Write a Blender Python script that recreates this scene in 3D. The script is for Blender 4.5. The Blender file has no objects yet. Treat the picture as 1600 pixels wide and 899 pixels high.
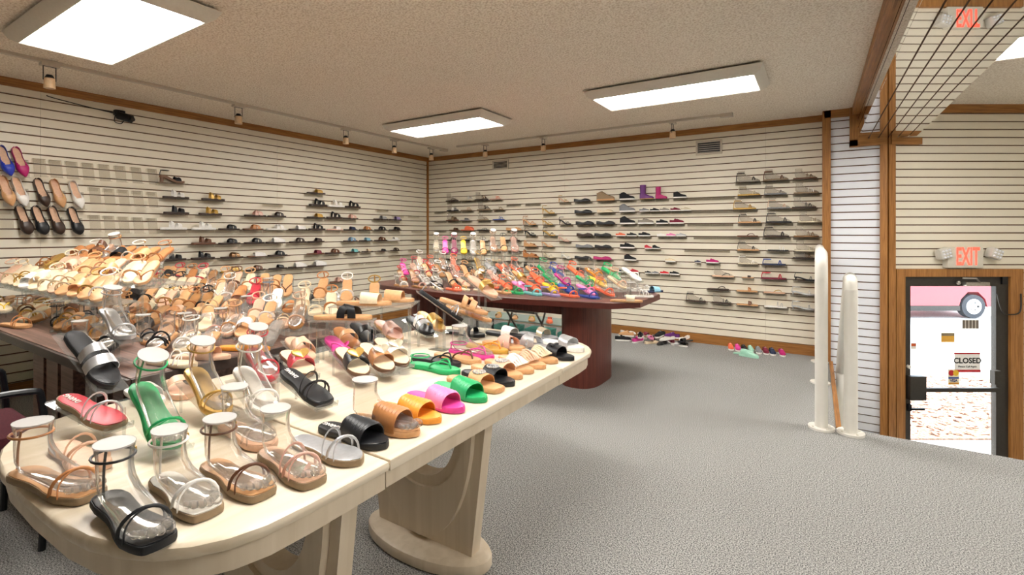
import bpy, bmesh, math, random
from mathutils import Vector, Matrix
R = random.Random(7)
scene = bpy.context.scene
COL = scene.collection
# ---------------------------------------------------------------- camera, world, exposure
F, CX, HY, EYE = 758.0, 800.0, 363.0, 1.30
AX = Vector((-0.531, 0.8474, 0)); RT = Vector((0.8474, 0.531, 0)); UP = Vector((0, 0, 1))
cd = bpy.data.cameras.new('camera'); cam = bpy.data.objects.new('camera', cd); COL.objects.link(cam)
cd.sensor_width = 36; cd.lens = 36 * F / 1600; cd.shift_y = -(449.5 - HY) / 1600; cd.clip_start = 0.02; cd.clip_end = 200
cm = Matrix((RT, UP, -AX)).transposed().to_4x4(); cm.translation = (0, 0, EYE); cam.matrix_world = cm
scene.camera = cam
w = bpy.data.worlds.new('world'); scene.world = w; w.use_nodes = True
w.node_tree.nodes['Background'].inputs[0].default_value = (0.72, 0.85, 1.0, 1); w.node_tree.nodes['Background'].inputs[1].default_value = 3.0
sd = bpy.data.lights.new('sun_offscreen', 'SUN'); sd.energy = 9; sd.angle = 0.01; sd.color = (1, .96, .9)
so = bpy.data.objects.new('sun_offscreen', sd); COL.objects.link(so); so.rotation_euler = Vector((.38, -.42, -.85)).to_track_quat('-Z', 'Y').to_euler()
vs = scene.view_settings; vs.view_transform = 'Standard'; vs.look = 'None'; vs.gamma = 1; vs.use_curve_mapping = False; vs.exposure = 1.05
LAMP = 14.0
CEIL, LX, FY, GR = 2.52, -5.41, 6.02, 2.392     # ceiling, left wall, far wall, first groove
PITCH = 0.0762
# ---------------------------------------------------------------- projection helpers (pixel of the photo -> point on a real surface)
def ray(px, py): return AX + RT * ((px - CX) / F) + UP * ((HY - py) / F)
def U(px, py, z): r = ray(px, py); return Vector((0, 0, EYE)) + r * ((z - EYE) / r.z)
def UX(px, py, X): r = ray(px, py); return Vector((0, 0, EYE)) + r * (X / r.x)
def UY(px, py, Y): r = ray(px, py); return Vector((0, 0, EYE)) + r * (Y / r.y)
# ---------------------------------------------------------------- materials
def lin(h):
    h = h.lstrip('#'); o = []
    for i in (0, 2, 4):
        c = int(h[i:i+2], 16) / 255; o.append(c / 12.92 if c <= .04045 else ((c + .055) / 1.055) ** 2.4)
    return tuple(o) + (1,)
MC = {}
def mat(name, hexc, rough=.5, metal=0., var=.10, scale=60, bump=.0, bscale=200, alpha=1., emit=0., spec=.5, coat=0.):
    if name in MC: return MC[name]
    m = bpy.data.materials.new(name); m.use_nodes = True; nt = m.node_tree; b = nt.nodes['Principled BSDF']
    c = lin(hexc); b.inputs['Base Color'].default_value = c
    b.inputs['Roughness'].default_value = rough; b.inputs['Metallic'].default_value = metal; b.inputs['Specular IOR Level'].default_value = spec
    b.inputs['Coat Weight'].default_value = coat
    tc = nt.nodes.new('ShaderNodeTexCoord')
    if var:
        n = nt.nodes.new('ShaderNodeTexNoise'); n.inputs['Scale'].default_value = scale; n.inputs['Detail'].default_value = 3
        r = nt.nodes.new('ShaderNodeValToRGB'); r.color_ramp.elements[0].position = .3; r.color_ramp.elements[1].position = .7
        r.color_ramp.elements[0].color = tuple(x * (1 - var) for x in c[:3]) + (1,); r.color_ramp.elements[1].color = tuple(min(1, x * (1 + var)) for x in c[:3]) + (1,)
        nt.links.new(tc.outputs['Object'], n.inputs['Vector']); nt.links.new(n.outputs['Fac'], r.inputs['Fac']); nt.links.new(r.outputs['Color'], b.inputs['Base Color'])
    if bump:
        n2 = nt.nodes.new('ShaderNodeTexNoise'); n2.inputs['Scale'].default_value = bscale; n2.inputs['Detail'].default_value = 4
        bp = nt.nodes.new('ShaderNodeBump'); bp.inputs['Strength'].default_value = bump; bp.inputs['Distance'].default_value = .004
        nt.links.new(tc.outputs['Object'], n2.inputs['Vector']); nt.links.new(n2.outputs['Fac'], bp.inputs['Height']); nt.links.new(bp.outputs['Normal'], b.inputs['Normal'])
    if alpha < 1: b.inputs['Alpha'].default_value = alpha
    if emit: b.inputs['Emission Color'].default_value = c; b.inputs['Emission Strength'].default_value = emit
    MC[name] = m; return m
def clear(name, tint, fac, rough=.12):
    """clear plastic: transparent, with a Fresnel gloss and a little milkiness"""
    if name in MC: return MC[name]
    m = bpy.data.materials.new(name); m.use_nodes = True; nt = m.node_tree; nt.nodes.clear()
    o = nt.nodes.new('ShaderNodeOutputMaterial'); t = nt.nodes.new('ShaderNodeBsdfTransparent'); t.inputs[0].default_value = lin(tint)
    d = nt.nodes.new('ShaderNodeBsdfDiffuse'); d.inputs[0].default_value = (.8, .8, .8, 1)
    g = nt.nodes.new('ShaderNodeBsdfGlossy'); g.inputs['Roughness'].default_value = rough; g.inputs[0].default_value = (1, 1, 1, 1)
    a = nt.nodes.new('ShaderNodeMixShader'); a.inputs[0].default_value = fac
    f = nt.nodes.new('ShaderNodeFresnel'); f.inputs[0].default_value = 1.18
    b = nt.nodes.new('ShaderNodeMixShader')
    nt.links.new(t.outputs[0], a.inputs[1]); nt.links.new(d.outputs[0], a.inputs[2]); nt.links.new(a.outputs[0], b.inputs[1]); nt.links.new(g.outputs[0], b.inputs[2])
    mu = nt.nodes.new('ShaderNodeMath'); mu.operation = 'MULTIPLY'; mu.inputs[1].default_value = .8 if 'form' in name else .5; nt.links.new(f.outputs[0], mu.inputs[0]); nt.links.new(mu.outputs[0], b.inputs[0]); nt.links.new(b.outputs[0], o.inputs[0]); MC[name] = m; return m
def wood(name, c0, c1, axis, rough=.45, sc=6):
    if name in MC: return MC[name]
    m = bpy.data.materials.new(name); m.use_nodes = True; nt = m.node_tree; b = nt.nodes['Principled BSDF']; b.inputs['Roughness'].default_value = rough
    tc = nt.nodes.new('ShaderNodeTexCoord'); mp = nt.nodes.new('ShaderNodeMapping'); s = [sc * 8] * 3; s[axis] = sc * .35; mp.inputs['Scale'].default_value = s
    n = nt.nodes.new('ShaderNodeTexNoise'); n.inputs['Scale'].default_value = 2; n.inputs['Detail'].default_value = 6; n.inputs['Distortion'].default_value = .6
    r = nt.nodes.new('ShaderNodeValToRGB'); r.color_ramp.elements[0].color = lin(c0); r.color_ramp.elements[1].color = lin(c1); r.color_ramp.elements[0].position = .35; r.color_ramp.elements[1].position = .65
    nt.links.new(tc.outputs['Object'], mp.inputs['Vector']); nt.links.new(mp.outputs[0], n.inputs['Vector']); nt.links.new(n.outputs['Fac'], r.inputs['Fac']); nt.links.new(r.outputs[0], b.inputs['Base Color'])
    MC[name] = m; return m
def speck(name, c0, c1, scale, bump, rough=.95, lo=.4, hi=.6, dist=.006):
    if name in MC: return MC[name]
    m = bpy.data.materials.new(name); m.use_nodes = True; nt = m.node_tree; b = nt.nodes['Principled BSDF']; b.inputs['Roughness'].default_value = rough; b.inputs['Specular IOR Level'].default_value = .15
    tc = nt.nodes.new('ShaderNodeTexCoord'); n = nt.nodes.new('ShaderNodeTexNoise'); n.inputs['Scale'].default_value = scale; n.inputs['Detail'].default_value = 3
    r = nt.nodes.new('ShaderNodeValToRGB'); r.color_ramp.elements[0].color = lin(c0); r.color_ramp.elements[1].color = lin(c1); r.color_ramp.elements[0].position = lo; r.color_ramp.elements[1].position = hi
    bp = nt.nodes.new('ShaderNodeBump'); bp.inputs['Strength'].default_value = bump; bp.inputs['Distance'].default_value = dist
    nt.links.new(tc.outputs['Object'], n.inputs['Vector']); nt.links.new(n.outputs['Fac'], r.inputs['Fac']); nt.links.new(r.outputs[0], b.inputs['Base Color'])
    nt.links.new(n.outputs['Fac'], bp.inputs['Height']); nt.links.new(bp.outputs['Normal'], b.inputs['Normal']); MC[name] = m; return m
M_slat = mat('cream_slat', 'EAE2D0', .45, var=.02, scale=3)
M_white = mat('white_slat', 'E8EAF0', .4, var=.02, scale=3)
M_groove = mat('groove_brown', '6A4830', .7, var=.1)
M_oak = wood('oak_x', '8A5A2A', 'B07A40', 0); M_oaky = wood('oak_y', '8A5A2A', 'B07A40', 1); M_oakz = wood('oak_z', '8A5A2A', 'B07A40', 2)
M_carpet = speck('grey_carpet', '5E5E5E', 'BCBBB8', 190, .6, 1.)
M_ceil = speck('popcorn_ceiling', 'DBCDB9', 'F8EFE0', 85, 1., 1., .36, .56, .012)
M_paint = mat('white_paint', 'EDEAE2', .35, var=.03, scale=8)
M_frame = mat('fixture_frame', 'DDD8CC', .5, var=.03)
M_lens = mat('lamp_lens', 'FFFBF4', .5, var=0, emit=LAMP)
M_mirror = mat('mirror', 'E2E2E2', .015, 1., var=0)
M_dark = mat('dark_metal', '3A3632', .45, .3, var=.1)
M_black = mat('black_metal', '15161A', .35, .2, var=.05)
M_cherry = wood('cherry_laminate', '5A2A22', '74392C', 2, .4, 5); M_cherryx = wood('cherry_top', '5C3A34', '7A5148', 0, .35, 4)
M_cherryedge = mat('cherry_edge', '5E2A22', .35, var=.15, scale=20)
M_brown = wood('brown_laminate', '5F4840', '8A6A5E', 0, .4, 4); M_edge = mat('dark_table_edge', '40332E', .4, var=.1)
M_pale = wood('pale_washed_wood', 'D6C6AC', 'E6D9C4', 1, .35, 2); M_palez = wood('pale_washed_panel', 'D4C4AC', 'DFD0BA', 2, .4, 1.5)
M_acry = clear('acrylic', 'F6F8F7', .07); M_shelf = clear('acrylic_shelf', 'F5F3EF', .07)
M_form = clear('foot_form_plastic', 'F5F3F0', .085, .10); M_rim = mat('foot_form_top', 'DCDAD8', .3, var=.02, alpha=.6)
M_glass = clear('door_glass', 'FAFCFC', .01, .02)
PAL = dict(black='1C1D21', white='F2EFEA', cream='EBD8B8', tan='D6A474', caramel='C28350', brown='6B4530', dark='3B2A22', nude='E2B99C', rose='DDB0A0', silver='C9CACD', gold='CFA85C',
           red='C93A48', scarlet='D9303A', pink='F08CC0', hot='E0449C', magenta='B8206E', green='27B06A', mint='A9DCC6', orange='EFA03A', coral='F0744E', yellow='EBC23A', blue='2A4A9E', sky='8FC4DC', aqua='7CC9C9', navy='26304E',
           lavender='A995C8', purple='6A2E78', grey='85868A', taupe='9A8468', bronze='8C6A48', champagne='D8CDB4', pewter='9C948A', denim='7FA0BC', mustard='C79A3C', maroon='7A2238', royal='2038B0', cork='7A5A44', sole='A87848', lime='BFD84A')
METAL = ('silver', 'gold', 'champagne', 'pewter', 'bronze')
def cm_(c, kind='leather'):
    if c == 'clear': return clear('clear_vinyl', 'F6F2EE', .14)
    met = c in METAL
    return mat(c + '_' + kind, PAL[c], {'leather': .38, 'patent': .16, 'suede': .9, 'canvas': .85, 'rubber': .6}[kind] * (.8 if met else 1), .55 if met else 0, var=.07, scale=90, bump=.12 if kind != 'patent' else 0, bscale=500)
WORD = dict(dark='dark brown', rose='rose pink', hot='hot pink', sky='sky blue', royal='royal blue', denim='denim blue', cork='cork', sole='tan', scarlet='scarlet')
def cw(c): return WORD.get(c, c)
# ---------------------------------------------------------------- mesh helpers
def mesh(name, vs, fs, smooth=35):
    me = bpy.data.meshes.new(name); me.from_pydata([tuple(v) for v in vs], [], fs); me.validate()
    bm = bmesh.new(); bm.from_mesh(me); bmesh.ops.recalc_face_normals(bm, faces=bm.faces); bm.to_mesh(me); bm.free()
    if smooth:
        for p in me.polygons: p.use_smooth = True
        me.set_sharp_from_angle(angle=math.radians(smooth))
    return me
def join(parts):
    vs, fs = [], []
    for v, f in parts:
        o = len(vs); vs += [tuple(x) for x in v]; fs += [[i + o for i in q] for q in f]
    return vs, fs
def box(x0, x1, y0, y1, z0, z1):
    return [(x0, y0, z0), (x1, y0, z0), (x1, y1, z0), (x0, y1, z0), (x0, y0, z1), (x1, y0, z1), (x1, y1, z1), (x0, y1, z1)], [[0, 3, 2, 1], [4, 5, 6, 7], [0, 1, 5, 4], [1, 2, 6, 5], [2, 3, 7, 6], [3, 0, 4, 7]]
def bbox_(x0, x1, y0, y1, z0, z1, b):
    bm = bmesh.new(); v, f = box(x0, x1, y0, y1, z0, z1); bv = [bm.verts.new(p) for p in v]
    for q in f: bm.faces.new([bv[i] for i in q])
    bmesh.ops.bevel(bm, geom=list(bm.edges), offset=b, segments=2, affect='EDGES', profile=.6)
    bm.verts.index_update(); vs = [tuple(v.co) for v in bm.verts]; fs = [[v.index for v in f.verts] for f in bm.faces]; bm.free(); return vs, fs
def loft(loops, cap=True, close=False):
    n = len(loops[0]); vs = [tuple(p) for l in loops for p in l]; fs = []; m = len(loops)
    for i in range(m if close else m - 1):
        for j in range(n): a, b = i * n, ((i + 1) % m) * n; fs.append([a + j, a + (j + 1) % n, b + (j + 1) % n, b + j])
    if cap and not close: fs.append(list(range(n))[::-1]); fs.append([(m - 1) * n + j for j in range(n)])
    return vs, fs
def prism(pts, z0, z1, bev=0.):
    lo = [(x, y, z0) for x, y in pts]; hi = [(x, y, z1) for x, y in pts]
    if not bev: return loft([lo, hi])
    cx = sum(p[0] for p in pts) / len(pts); cy = sum(p[1] for p in pts) / len(pts)
    def ins(z, b):
        o = []
        for x, y in pts:
            d = math.hypot(x - cx, y - cy); o.append((x - (x - cx) / d * b, y - (y - cy) / d * b, z))
        return o
    return loft([ins(z0, bev), ins(z0 + bev * .4, bev * .25), ins(z0 + bev, 0), ins(z1 - bev, 0), ins(z1 - bev * .4, bev * .25), ins(z1, bev)])
def crom(pts, k=5):
    P = [Vector(p) for p in pts]; o = []
    for i in range(len(P) - 1):
        a, b, c, d = P[max(i - 1, 0)], P[i], P[i + 1], P[min(i + 2, len(P) - 1)]
        for j in range(k):
            t = j / k; o.append(.5 * ((2 * b) + (c - a) * t + (2 * a - 5 * b + 4 * c - d) * t * t + (3 * b - a - 3 * c + d) * t ** 3))
    o.append(P[-1]); return o
def tube(pts, r, n=6, close=False, flat=1.):
    P = [Vector(p) for p in pts]; loops = []; m = len(P)
    for i, p in enumerate(P):
        a = P[(i - 1) % m] if close else P[max(i - 1, 0)]; b = P[(i + 1) % m] if close else P[min(i + 1, m - 1)]
        t = (b - a).normalized()
        if i == 0:
            u = UP.cross(t)
            if u.length < .3: u = Vector((1, 0, 0)).cross(t)
        else: u = u - t * u.dot(t)
        if u.length < 1e-4: u = t.orthogonal()
        u.normalize(); v = t.cross(u)
        loops.append([p + u * (r * math.cos(2 * math.pi * k / n)) + v * (r * flat * math.sin(2 * math.pi * k / n)) for k in range(n)])
    return loft(loops, True, close)
def cyl(c, r, z0, z1, n=16, r2=None):
    r2 = r if r2 is None else r2
    return loft([[(c[0] + q * math.cos(2 * math.pi * k / n), c[1] + q * math.sin(2 * math.pi * k / n), z) for k in range(n)] for q, z in ((r, z0), (r2, z1))])
def ball(c, r, n=8, sx=1, sy=1, sz=1):
    L = []
    for i in range(1, n): a = math.pi * i / n; L.append([(c[0] + r * sx * math.sin(a) * math.cos(2 * math.pi * k / 10), c[1] + r * sy * math.sin(a) * math.sin(2 * math.pi * k / 10), c[2] + r * sz * math.cos(a)) for k in range(10)])
    return loft(L)
def xf(vf, M): return [tuple(M @ Vector(p)) for p in vf[0]], vf[1]
def obj(name, me, m, parent=None, kind=None, label=None, cat=None, group=None, mw=None):
    if isinstance(me, tuple): me = mesh(name, *me)
    o = bpy.data.objects.new(name, me); COL.objects.link(o)
    if not me.materials: me.materials.append(m)
    if me.materials[0] != m: o.material_slots[0].link = 'OBJECT'; o.material_slots[0].material = m
    if parent: o.parent = parent
    if mw is not None: o.matrix_world = mw
    if kind: o['kind'] = kind
    if label: o['label'] = label
    if cat: o['category'] = cat
    if group: o['group'] = group
    return o
LABELS = {}
def thing(name, label, cat, mw=None, group=None):
    o = bpy.data.objects.new(name, None); COL.objects.link(o); o.empty_display_size = .05
    if mw is not None: o.matrix_world = mw
    o['label'] = label; o['category'] = cat
    if group: o['group'] = group
    return o
def frame(loc, fwd, up=UP):
    f = Vector(fwd).normalized(); y = Vector(up).cross(f).normalized(); z = f.cross(y); m = Matrix((f, y, z)).transposed().to_4x4(); m.translation = loc; return m
def text(s, size, ext=.0006, off=0.):
    cu = bpy.data.curves.new('t', 'FONT'); cu.body = s; cu.size = size; cu.extrude = ext; cu.offset = off; cu.align_x = 'CENTER'; cu.align_y = 'CENTER'; cu.resolution_u = 3
    o = bpy.data.objects.new('t', cu); COL.objects.link(o); me = bpy.data.meshes.new_from_object(o.evaluated_get(bpy.context.evaluated_depsgraph_get())); bpy.data.objects.remove(o); return me
NUM = ['zeroth', 'first', 'second', 'third', 'fourth', 'fifth', 'sixth', 'seventh', 'eighth', 'ninth', 'tenth', 'eleventh', 'twelfth', 'thirteenth', 'fourteenth', 'fifteenth', 'sixteenth', 'seventeenth', 'eighteenth', 'nineteenth', 'twentieth'] + ['%dth' % i for i in range(21, 60)]
# ================================================================ SETTING
fl = [(LX, -4), (3.5, -4), (3.5, 3.89), (.137, 3.89), (.137, FY), (LX, FY)]
obj('floor', prism(fl, -.12, 0), M_carpet, kind='structure')
DW = Matrix((RT, AX, UP)).transposed().to_4x4(); DW.translation = AX * 4.66      # door wall: local x right, y outwards, z up
def dx(px): return (px - CX) / F * 4.66
def dz(py): return EYE + (HY - py) / F * 4.66
lowpts = [(.137, 3.89), (3.5, 3.89), (3.5, 7.72), (.55, 5.86), (.137, 5.86)]
obj('floor_entry', prism(lowpts, -1.3, -1.2), M_carpet, kind='structure')
obj('ceiling', prism([(LX, -4), (3.5, -4), (3.5, 7.75), (.55, 6.1), (LX, 6.1)], CEIL, CEIL + .1), M_ceil, kind='structure')
obj('wall_platform_front', (lambda b: b)(box(1.35, 3.5, 3.8, 3.89, -1.2, -.121)), M_slat, kind='structure')
obj('wall_platform_side', box(.06, .137, 3.89, 5.85, -1.2, -.121), M_slat, kind='structure')
st = thing('floor_stairs', 'carpeted stairs going down from the platform to the entry', 'stairs')
st['kind'] = 'structure'; del st['category']
for i in range(5):
    obj('step', box(.14, 1.35, 3.895 + .27 * i, 3.895 + .27 * (i + 1) + .02, -1.2, -.2 * (i + 1)), M_carpet, st)
def slatwall(name, length, mw, z_first, zlo, zhi, seams, m, back=.02):
    """slats run along local x (0..length), the room is on local -y"""
    wl = obj(name, box(0, length, .0, .06, zlo, zhi), M_groove, kind='structure', mw=mw)
    ks = []; z = z_first
    while z + PITCH < zhi + .05: z += PITCH
    tops = []
    while z > zlo: tops.append(z); z -= PITCH
    cuts = [0] + [s for s in seams if 0 < s < length] + [length]; cache = {}
    for k, zt in enumerate(tops + [z]):
        top = zhi if k == 0 else tops[k - 1] - .0055; bot = (zt + .0055) if k < len(tops) else zlo
        if top - bot < .005: continue
        for a, b in zip(cuts, cuts[1:]):
            key = (round(top - bot, 4), a, b)
            if key not in cache: cache[key] = mesh('slat', *box(a + .0008, b - .0008, -.014, 0, 0, top - bot), smooth=0)
            o = obj('slat', cache[key], m, wl); o.location = (0, 0, bot)
    return wl
# left wall: local x = +Y, room on +X side  -> local -y = +X
slatwall('wall_left', FY + 4, frame((LX, -4, 0), (0, 1, 0)), GR, 0, CEIL, [2.88, 5.32, 7.385, 9.42], M_slat)
slatwall('wall_far', 5.41 + .08, frame((LX, FY, 0), (1, 0, 0)), GR, 0, CEIL, [2.50, 4.94], M_slat)
slatwall('wall_white', .46, frame((.09, 5.85, 0), (1, 0, 0)), GR + .02, -1.2, CEIL, [], M_white)
DL = dx(1386); dwm = DW @ Matrix.Translation((DL, 0, 0))
D0, D1, DT = dx(1409) - DL, dx(1572) - DL, dz(432)                            # door opening
def doorslats():
    wl = obj('wall_door', join([box(0, D0, 0, .06, -1.2, CEIL), box(D1, 3.5, 0, .06, -1.2, CEIL), box(D0, D1, 0, .06, DT, CEIL)]), M_groove, kind='structure', mw=dwm)
    z = dz(203)
    while z + PITCH < CEIL + .03: z += PITCH
    top = CEIL
    while top > -1.19:
        bot = max(z + .0055, -1.2)
        segs = [(0, 3.5)] if bot > DT else [(0, D0), (D1, 3.5)]
        for a, b in segs:
            o = obj('slat', box(a, b, -.014, 0, 0, top - bot), M_slat, wl); o.location = (0, 0, bot)
        top = z - .0055; z -= PITCH
doorslats()
obj('wall_right', box(3.5, 3.6, -4, 7.75, -1.3, CEIL), M_slat, kind='structure')
obj('wall_back', box(LX - .1, 3.6, -4.1, -4, -.1, CEIL), M_slat, kind='structure')
# wood trims
obj('trim_1', box(LX, LX + .03, -4, FY, 2.452, CEIL), M_oaky, kind='structure')
obj('trim_2', box(LX, .09, FY - .03, FY, 2.452, CEIL), M_oak, kind='structure')
obj('trim_3', box(LX, LX + .04, FY - .04, FY, 0, 2.452), M_oakz, kind='structure')
obj('trim_4', box(.055, .125, 5.80, FY, -.02, CEIL), M_oakz, kind='structure')
obj('trim_5', box(.07, .345, 5.80, 5.836, 2.445, CEIL), M_oak, kind='structure')
obj('trim_6', box(.52, .575, 5.79, 5.86, -1.2, 2.20), M_oakz, kind='structure')
obj('trim_7', box(-.02, .045, -.05, -.0, -1.2, 2.20), M_oakz, kind='structure', mw=dwm)
obj('trim_8', box(.28, 3.4, -.04, -.014, 2.44, CEIL), M_oak, kind='structure', mw=dwm)
obj('trim_9', box(.28, .345, 5.78, 5.836, 2.14, CEIL), M_oakz, kind='structure')
obj('trim_10', box(.28, .56, 5.78, 5.836, 2.135, 2.20), M_oak, kind='structure')
obj('trim_11', box(0, .29, -.06, -.014, 2.135, 2.20), M_oak, kind='structure', mw=dwm)
obj('baseboard_left', box(LX + .0145, LX + .03, -4, FY, 0, .10), M_oaky, kind='structure')
obj('baseboard_far', box(LX, .055, FY - .035, FY - .0145, 0, .105), M_oak, kind='structure')
obj('trim_12', box(.112, .142, 3.86, 5.80, -.05, .012), M_oaky, kind='structure')
# mirrored beam
bm_ = obj('trim_beam', box(.352, .80, -4, 5.83, 2.21, CEIL), M_groove, kind='structure')
bx0 = [.345, .426, .503, .579, .656, .733, .80]
for a, b in zip(bx0, bx0[1:]): obj('mirror_strip', box(a + .004, b - .004, -3.99, 5.83, 2.198, 2.21), M_mirror, bm_)
for a, b in ((2.20, 2.285), (2.292, 2.37), (2.377, 2.44)): obj('mirror_strip', box(.338, .352, -3.99, 5.80, a, b), M_mirror, bm_)
obj('trim_13', box(.30, .352, -4, 5.80, 2.447, CEIL), M_oaky, kind='structure')
# door casing and door
obj('trim_15', join([box(dx(1395) - DL, D0, -.045, .06, -1.2, dz(420)), box(D1, dx(1592) - DL, -.045, .06, -1.2, dz(420)), box(D0, D1, -.045, .06, DT, dz(420))]), M_oakz, kind='structure', mw=dwm)
door = thing('door_1', 'dark metal framed glass exit door', 'door', dwm); door['kind'] = 'structure'; del door['category']
g0, g1, gt, gb = dx(1420) - DL, dx(1553) - DL, dz(447), -1.0
obj('stile', box(D0, g0, -.02, .03, -1.2, DT), M_dark, door); obj('stile', box(g1, D1, -.02, .03, -1.2, DT), M_dark, door)
obj('rail', box(g0, g1, -.02, .03, gt, DT), M_dark, door); obj('rail', box(g0, g1, -.02, .03, -1.2, gb), M_dark, door)
obj('pane', box(g0, g1, 0, .008, gb, gt), M_glass, door)
obj('push_bar', join([box(g0, g1, -.06, -.03, dz(610), dz(604)), box(g1 - .06, g1 + .0, -.07, -.02, dz(598), dz(577))]), M_dark, door)
obj('lock_box', bbox_(dx(1412) - DL, dx(1437) - DL, -.08, -.02, dz(622), dz(585), .006), M_dark, door)
obj('lever_handle', join([cyl((dx(1416) - DL, -.03), .018, dz(640), dz(630)), box(dx(1416) - DL, dx(1437) - DL, -.06, -.045, dz(638), dz(635)), box(dx(1414) - DL, dx(1418) - DL, -.05, -.02, dz(640), dz(630))]), M_black, door)
obj('deadbolt', xf(cyl((0, 0), .017, 0, .02), Matrix.Translation((dx(1416) - DL, -.02, dz(572))) @ Matrix.Rotation(math.pi / 2, 4, 'X')), M_frame, door)
obj('door_closer', join([bbox_(dx(1500) - DL, dx(1536) - DL, -.07, -.02, dz(446), dz(440), .004), tube([(dx(1495) - DL, -.06, dz(434)), (dx(1510) - DL, -.10, dz(434)), (dx(1520) - DL, -.07, dz(440))], .008), ball((dx(1491) - DL, -.045, dz(441)), .02)]), mat('brushed_metal', 'A8A49C', .35, .8), door)
obj('hinge', box(dx(1560) - DL, dx(1568) - DL, -.04, -.02, dz(444), dz(432)), M_black, door)
obj('alarm_cable', tube(crom([(dx(1553) - DL, -.03, dz(459)), (dx(1558) - DL, -.05, dz(486)), (dx(1570) - DL, -.06, dz(490)), (dx(1584) - DL, -.06, dz(485)), (dx(1585) - DL, -.06, dz(458))]), .006), M_dark, door)
def sticker(name, x0, y0, x1, y1, hexc, label):
    v, f = box(dx(x0) - DL, dx(x1) - DL, -.0035, -.001, dz(y1), dz(y0))
    return obj(name, mesh(name, v, f, 0), mat(name + '_paper', hexc, .5, var=.04), kind=None, mw=dwm, label=label, cat='sign')
def dtext(par, s, px, py, size, m, off=0.):
    me = text(s, size, .0006, off); o = obj('lettering', me, m, par); o.matrix_local = Matrix.Translation((dx(px) - DL, -.005, dz(py))) @ Matrix.Rotation(math.pi / 2, 4, 'X'); return o
M_ink = mat('black_ink', '141414', .5, var=0); M_redink = mat('red_ink', 'C0202C', .5, var=0)
cs = sticker('closed_sign', 1491, 552, 1531, 581, 'F7F5F2', 'white CLOSED sign with red borders hung on glass exit door')
obj('border', box(dx(1490) - DL, dx(1531) - DL, -.0045, -.0034, dz(553.5), dz(551)), M_redink, cs); obj('border', box(dx(1492) - DL, dx(1532) - DL, -.0045, -.0034, dz(582), dz(578)), M_redink, cs)
dtext(cs, 'CLOSED', 1511, 564, .072, M_ink, .002); dtext(cs, 'Please Call Again', 1511, 573, .026, M_ink)
cdc = sticker('card_sticker', 1481, 577, 1498, 601, 'F4E9C8', 'credit card acceptance sticker with red and yellow circles on door glass')
obj('circle', xf(cyl((0, 0), .028, 0, .001, 20), Matrix.Translation((dx(1486) - DL, -.0036, dz(583))) @ Matrix.Rotation(math.pi / 2, 4, 'X')), M_redink, cdc)
obj('circle', xf(cyl((0, 0), .028, 0, .001, 20), Matrix.Translation((dx(1493) - DL, -.0037, dz(583))) @ Matrix.Rotation(math.pi / 2, 4, 'X')), mat('yellow_ink', 'EFC030', .5, var=0), cdc)
obj('stripe', box(dx(1481) - DL, dx(1498) - DL, -.0045, -.0034, dz(592), dz(589.5)), mat('blue_ink', '2A4A9A', .5, var=0), cdc)
obj('stripe', box(dx(1481) - DL, dx(1498) - DL, -.0045, -.0034, dz(601), dz(598)), mat('orange_ink', 'D9973A', .5, var=0), cdc)
dtext(cdc, 'VISA', 1489.5, 595, .036, mat('navy_ink', '1F3270', .5, var=0), .001)
nt_ = sticker('notice_sticker', 1470, 520, 1491, 535, 'E8AE45', 'small orange notice sticker on door glass')
obj('band', box(dx(1470) - DL, dx(1491) - DL, -.0045, -.0034, dz(525), dz(520)), mat('notice_grey', '8A7A60', .5, var=0), nt_)
bc = sticker('striped_sticker', 1503, 500, 1529, 514, 'D8D2C8', 'grey striped sticker on door glass above CLOSED sign')
for i in range(5): obj('bar', box(dx(1503.5 + 5.3 * i) - DL, dx(1507 + 5.3 * i) - DL, -.0045, -.0034, dz(513.5), dz(500.5)), mat('bar_grey', '6E655C', .5, var=0), bc)
rs = sticker('red_black_sticker', 1423, 536, 1431, 546, 'E0DAD2', 'tiny orange and black sticker at edge of door glass')
obj('band', box(dx(1423) - DL, dx(1431) - DL, -.0045, -.0034, dz(541), dz(537)), mat('orange_red', 'D05A28', .5, var=0), rs)
# exit sign
ex = thing('exit_sign', 'lit EXIT sign with two emergency lamp heads above door', 'exit sign', dwm)
obj('case', bbox_(dx(1470) - DL, dx(1525) - DL, -.075, -.014, dz(418), dz(386), .008), mat('exit_case', 'D8D2C4', .5, var=.03), ex)
t_ = obj('lettering', text('EXIT', .235, .001, .004), mat('exit_red', 'FF4030', .4, var=0, emit=1.6), ex); t_.matrix_local = Matrix.Translation((dx(1500.5) - DL, -.077, dz(401.5))) @ Matrix.Rotation(math.pi / 2, 4, 'X') @ Matrix.Diagonal((.46, 1, 1, 1))
for px, a in ((1464, -.25), (1542, .35)):
    h = obj('lamp_head', xf(bbox_(-.055, .055, -.05, .03, -.05, .05, .02), Matrix.Translation((dx(px) - DL, -.06, dz(396))) @ Matrix.Rotation(a, 4, 'Y')), mat('lamp_grey', 'CFCBC2', .4, var=.03), ex)
    for i in range(3):
        for j in range(3): obj('led', xf(ball((-.03 + .03 * i, -.052, -.03 + .03 * j), .010, 5), Matrix.Translation((dx(px) - DL, -.06, dz(396))) @ Matrix.Rotation(a, 4, 'Y')), M_white, h)
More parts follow.
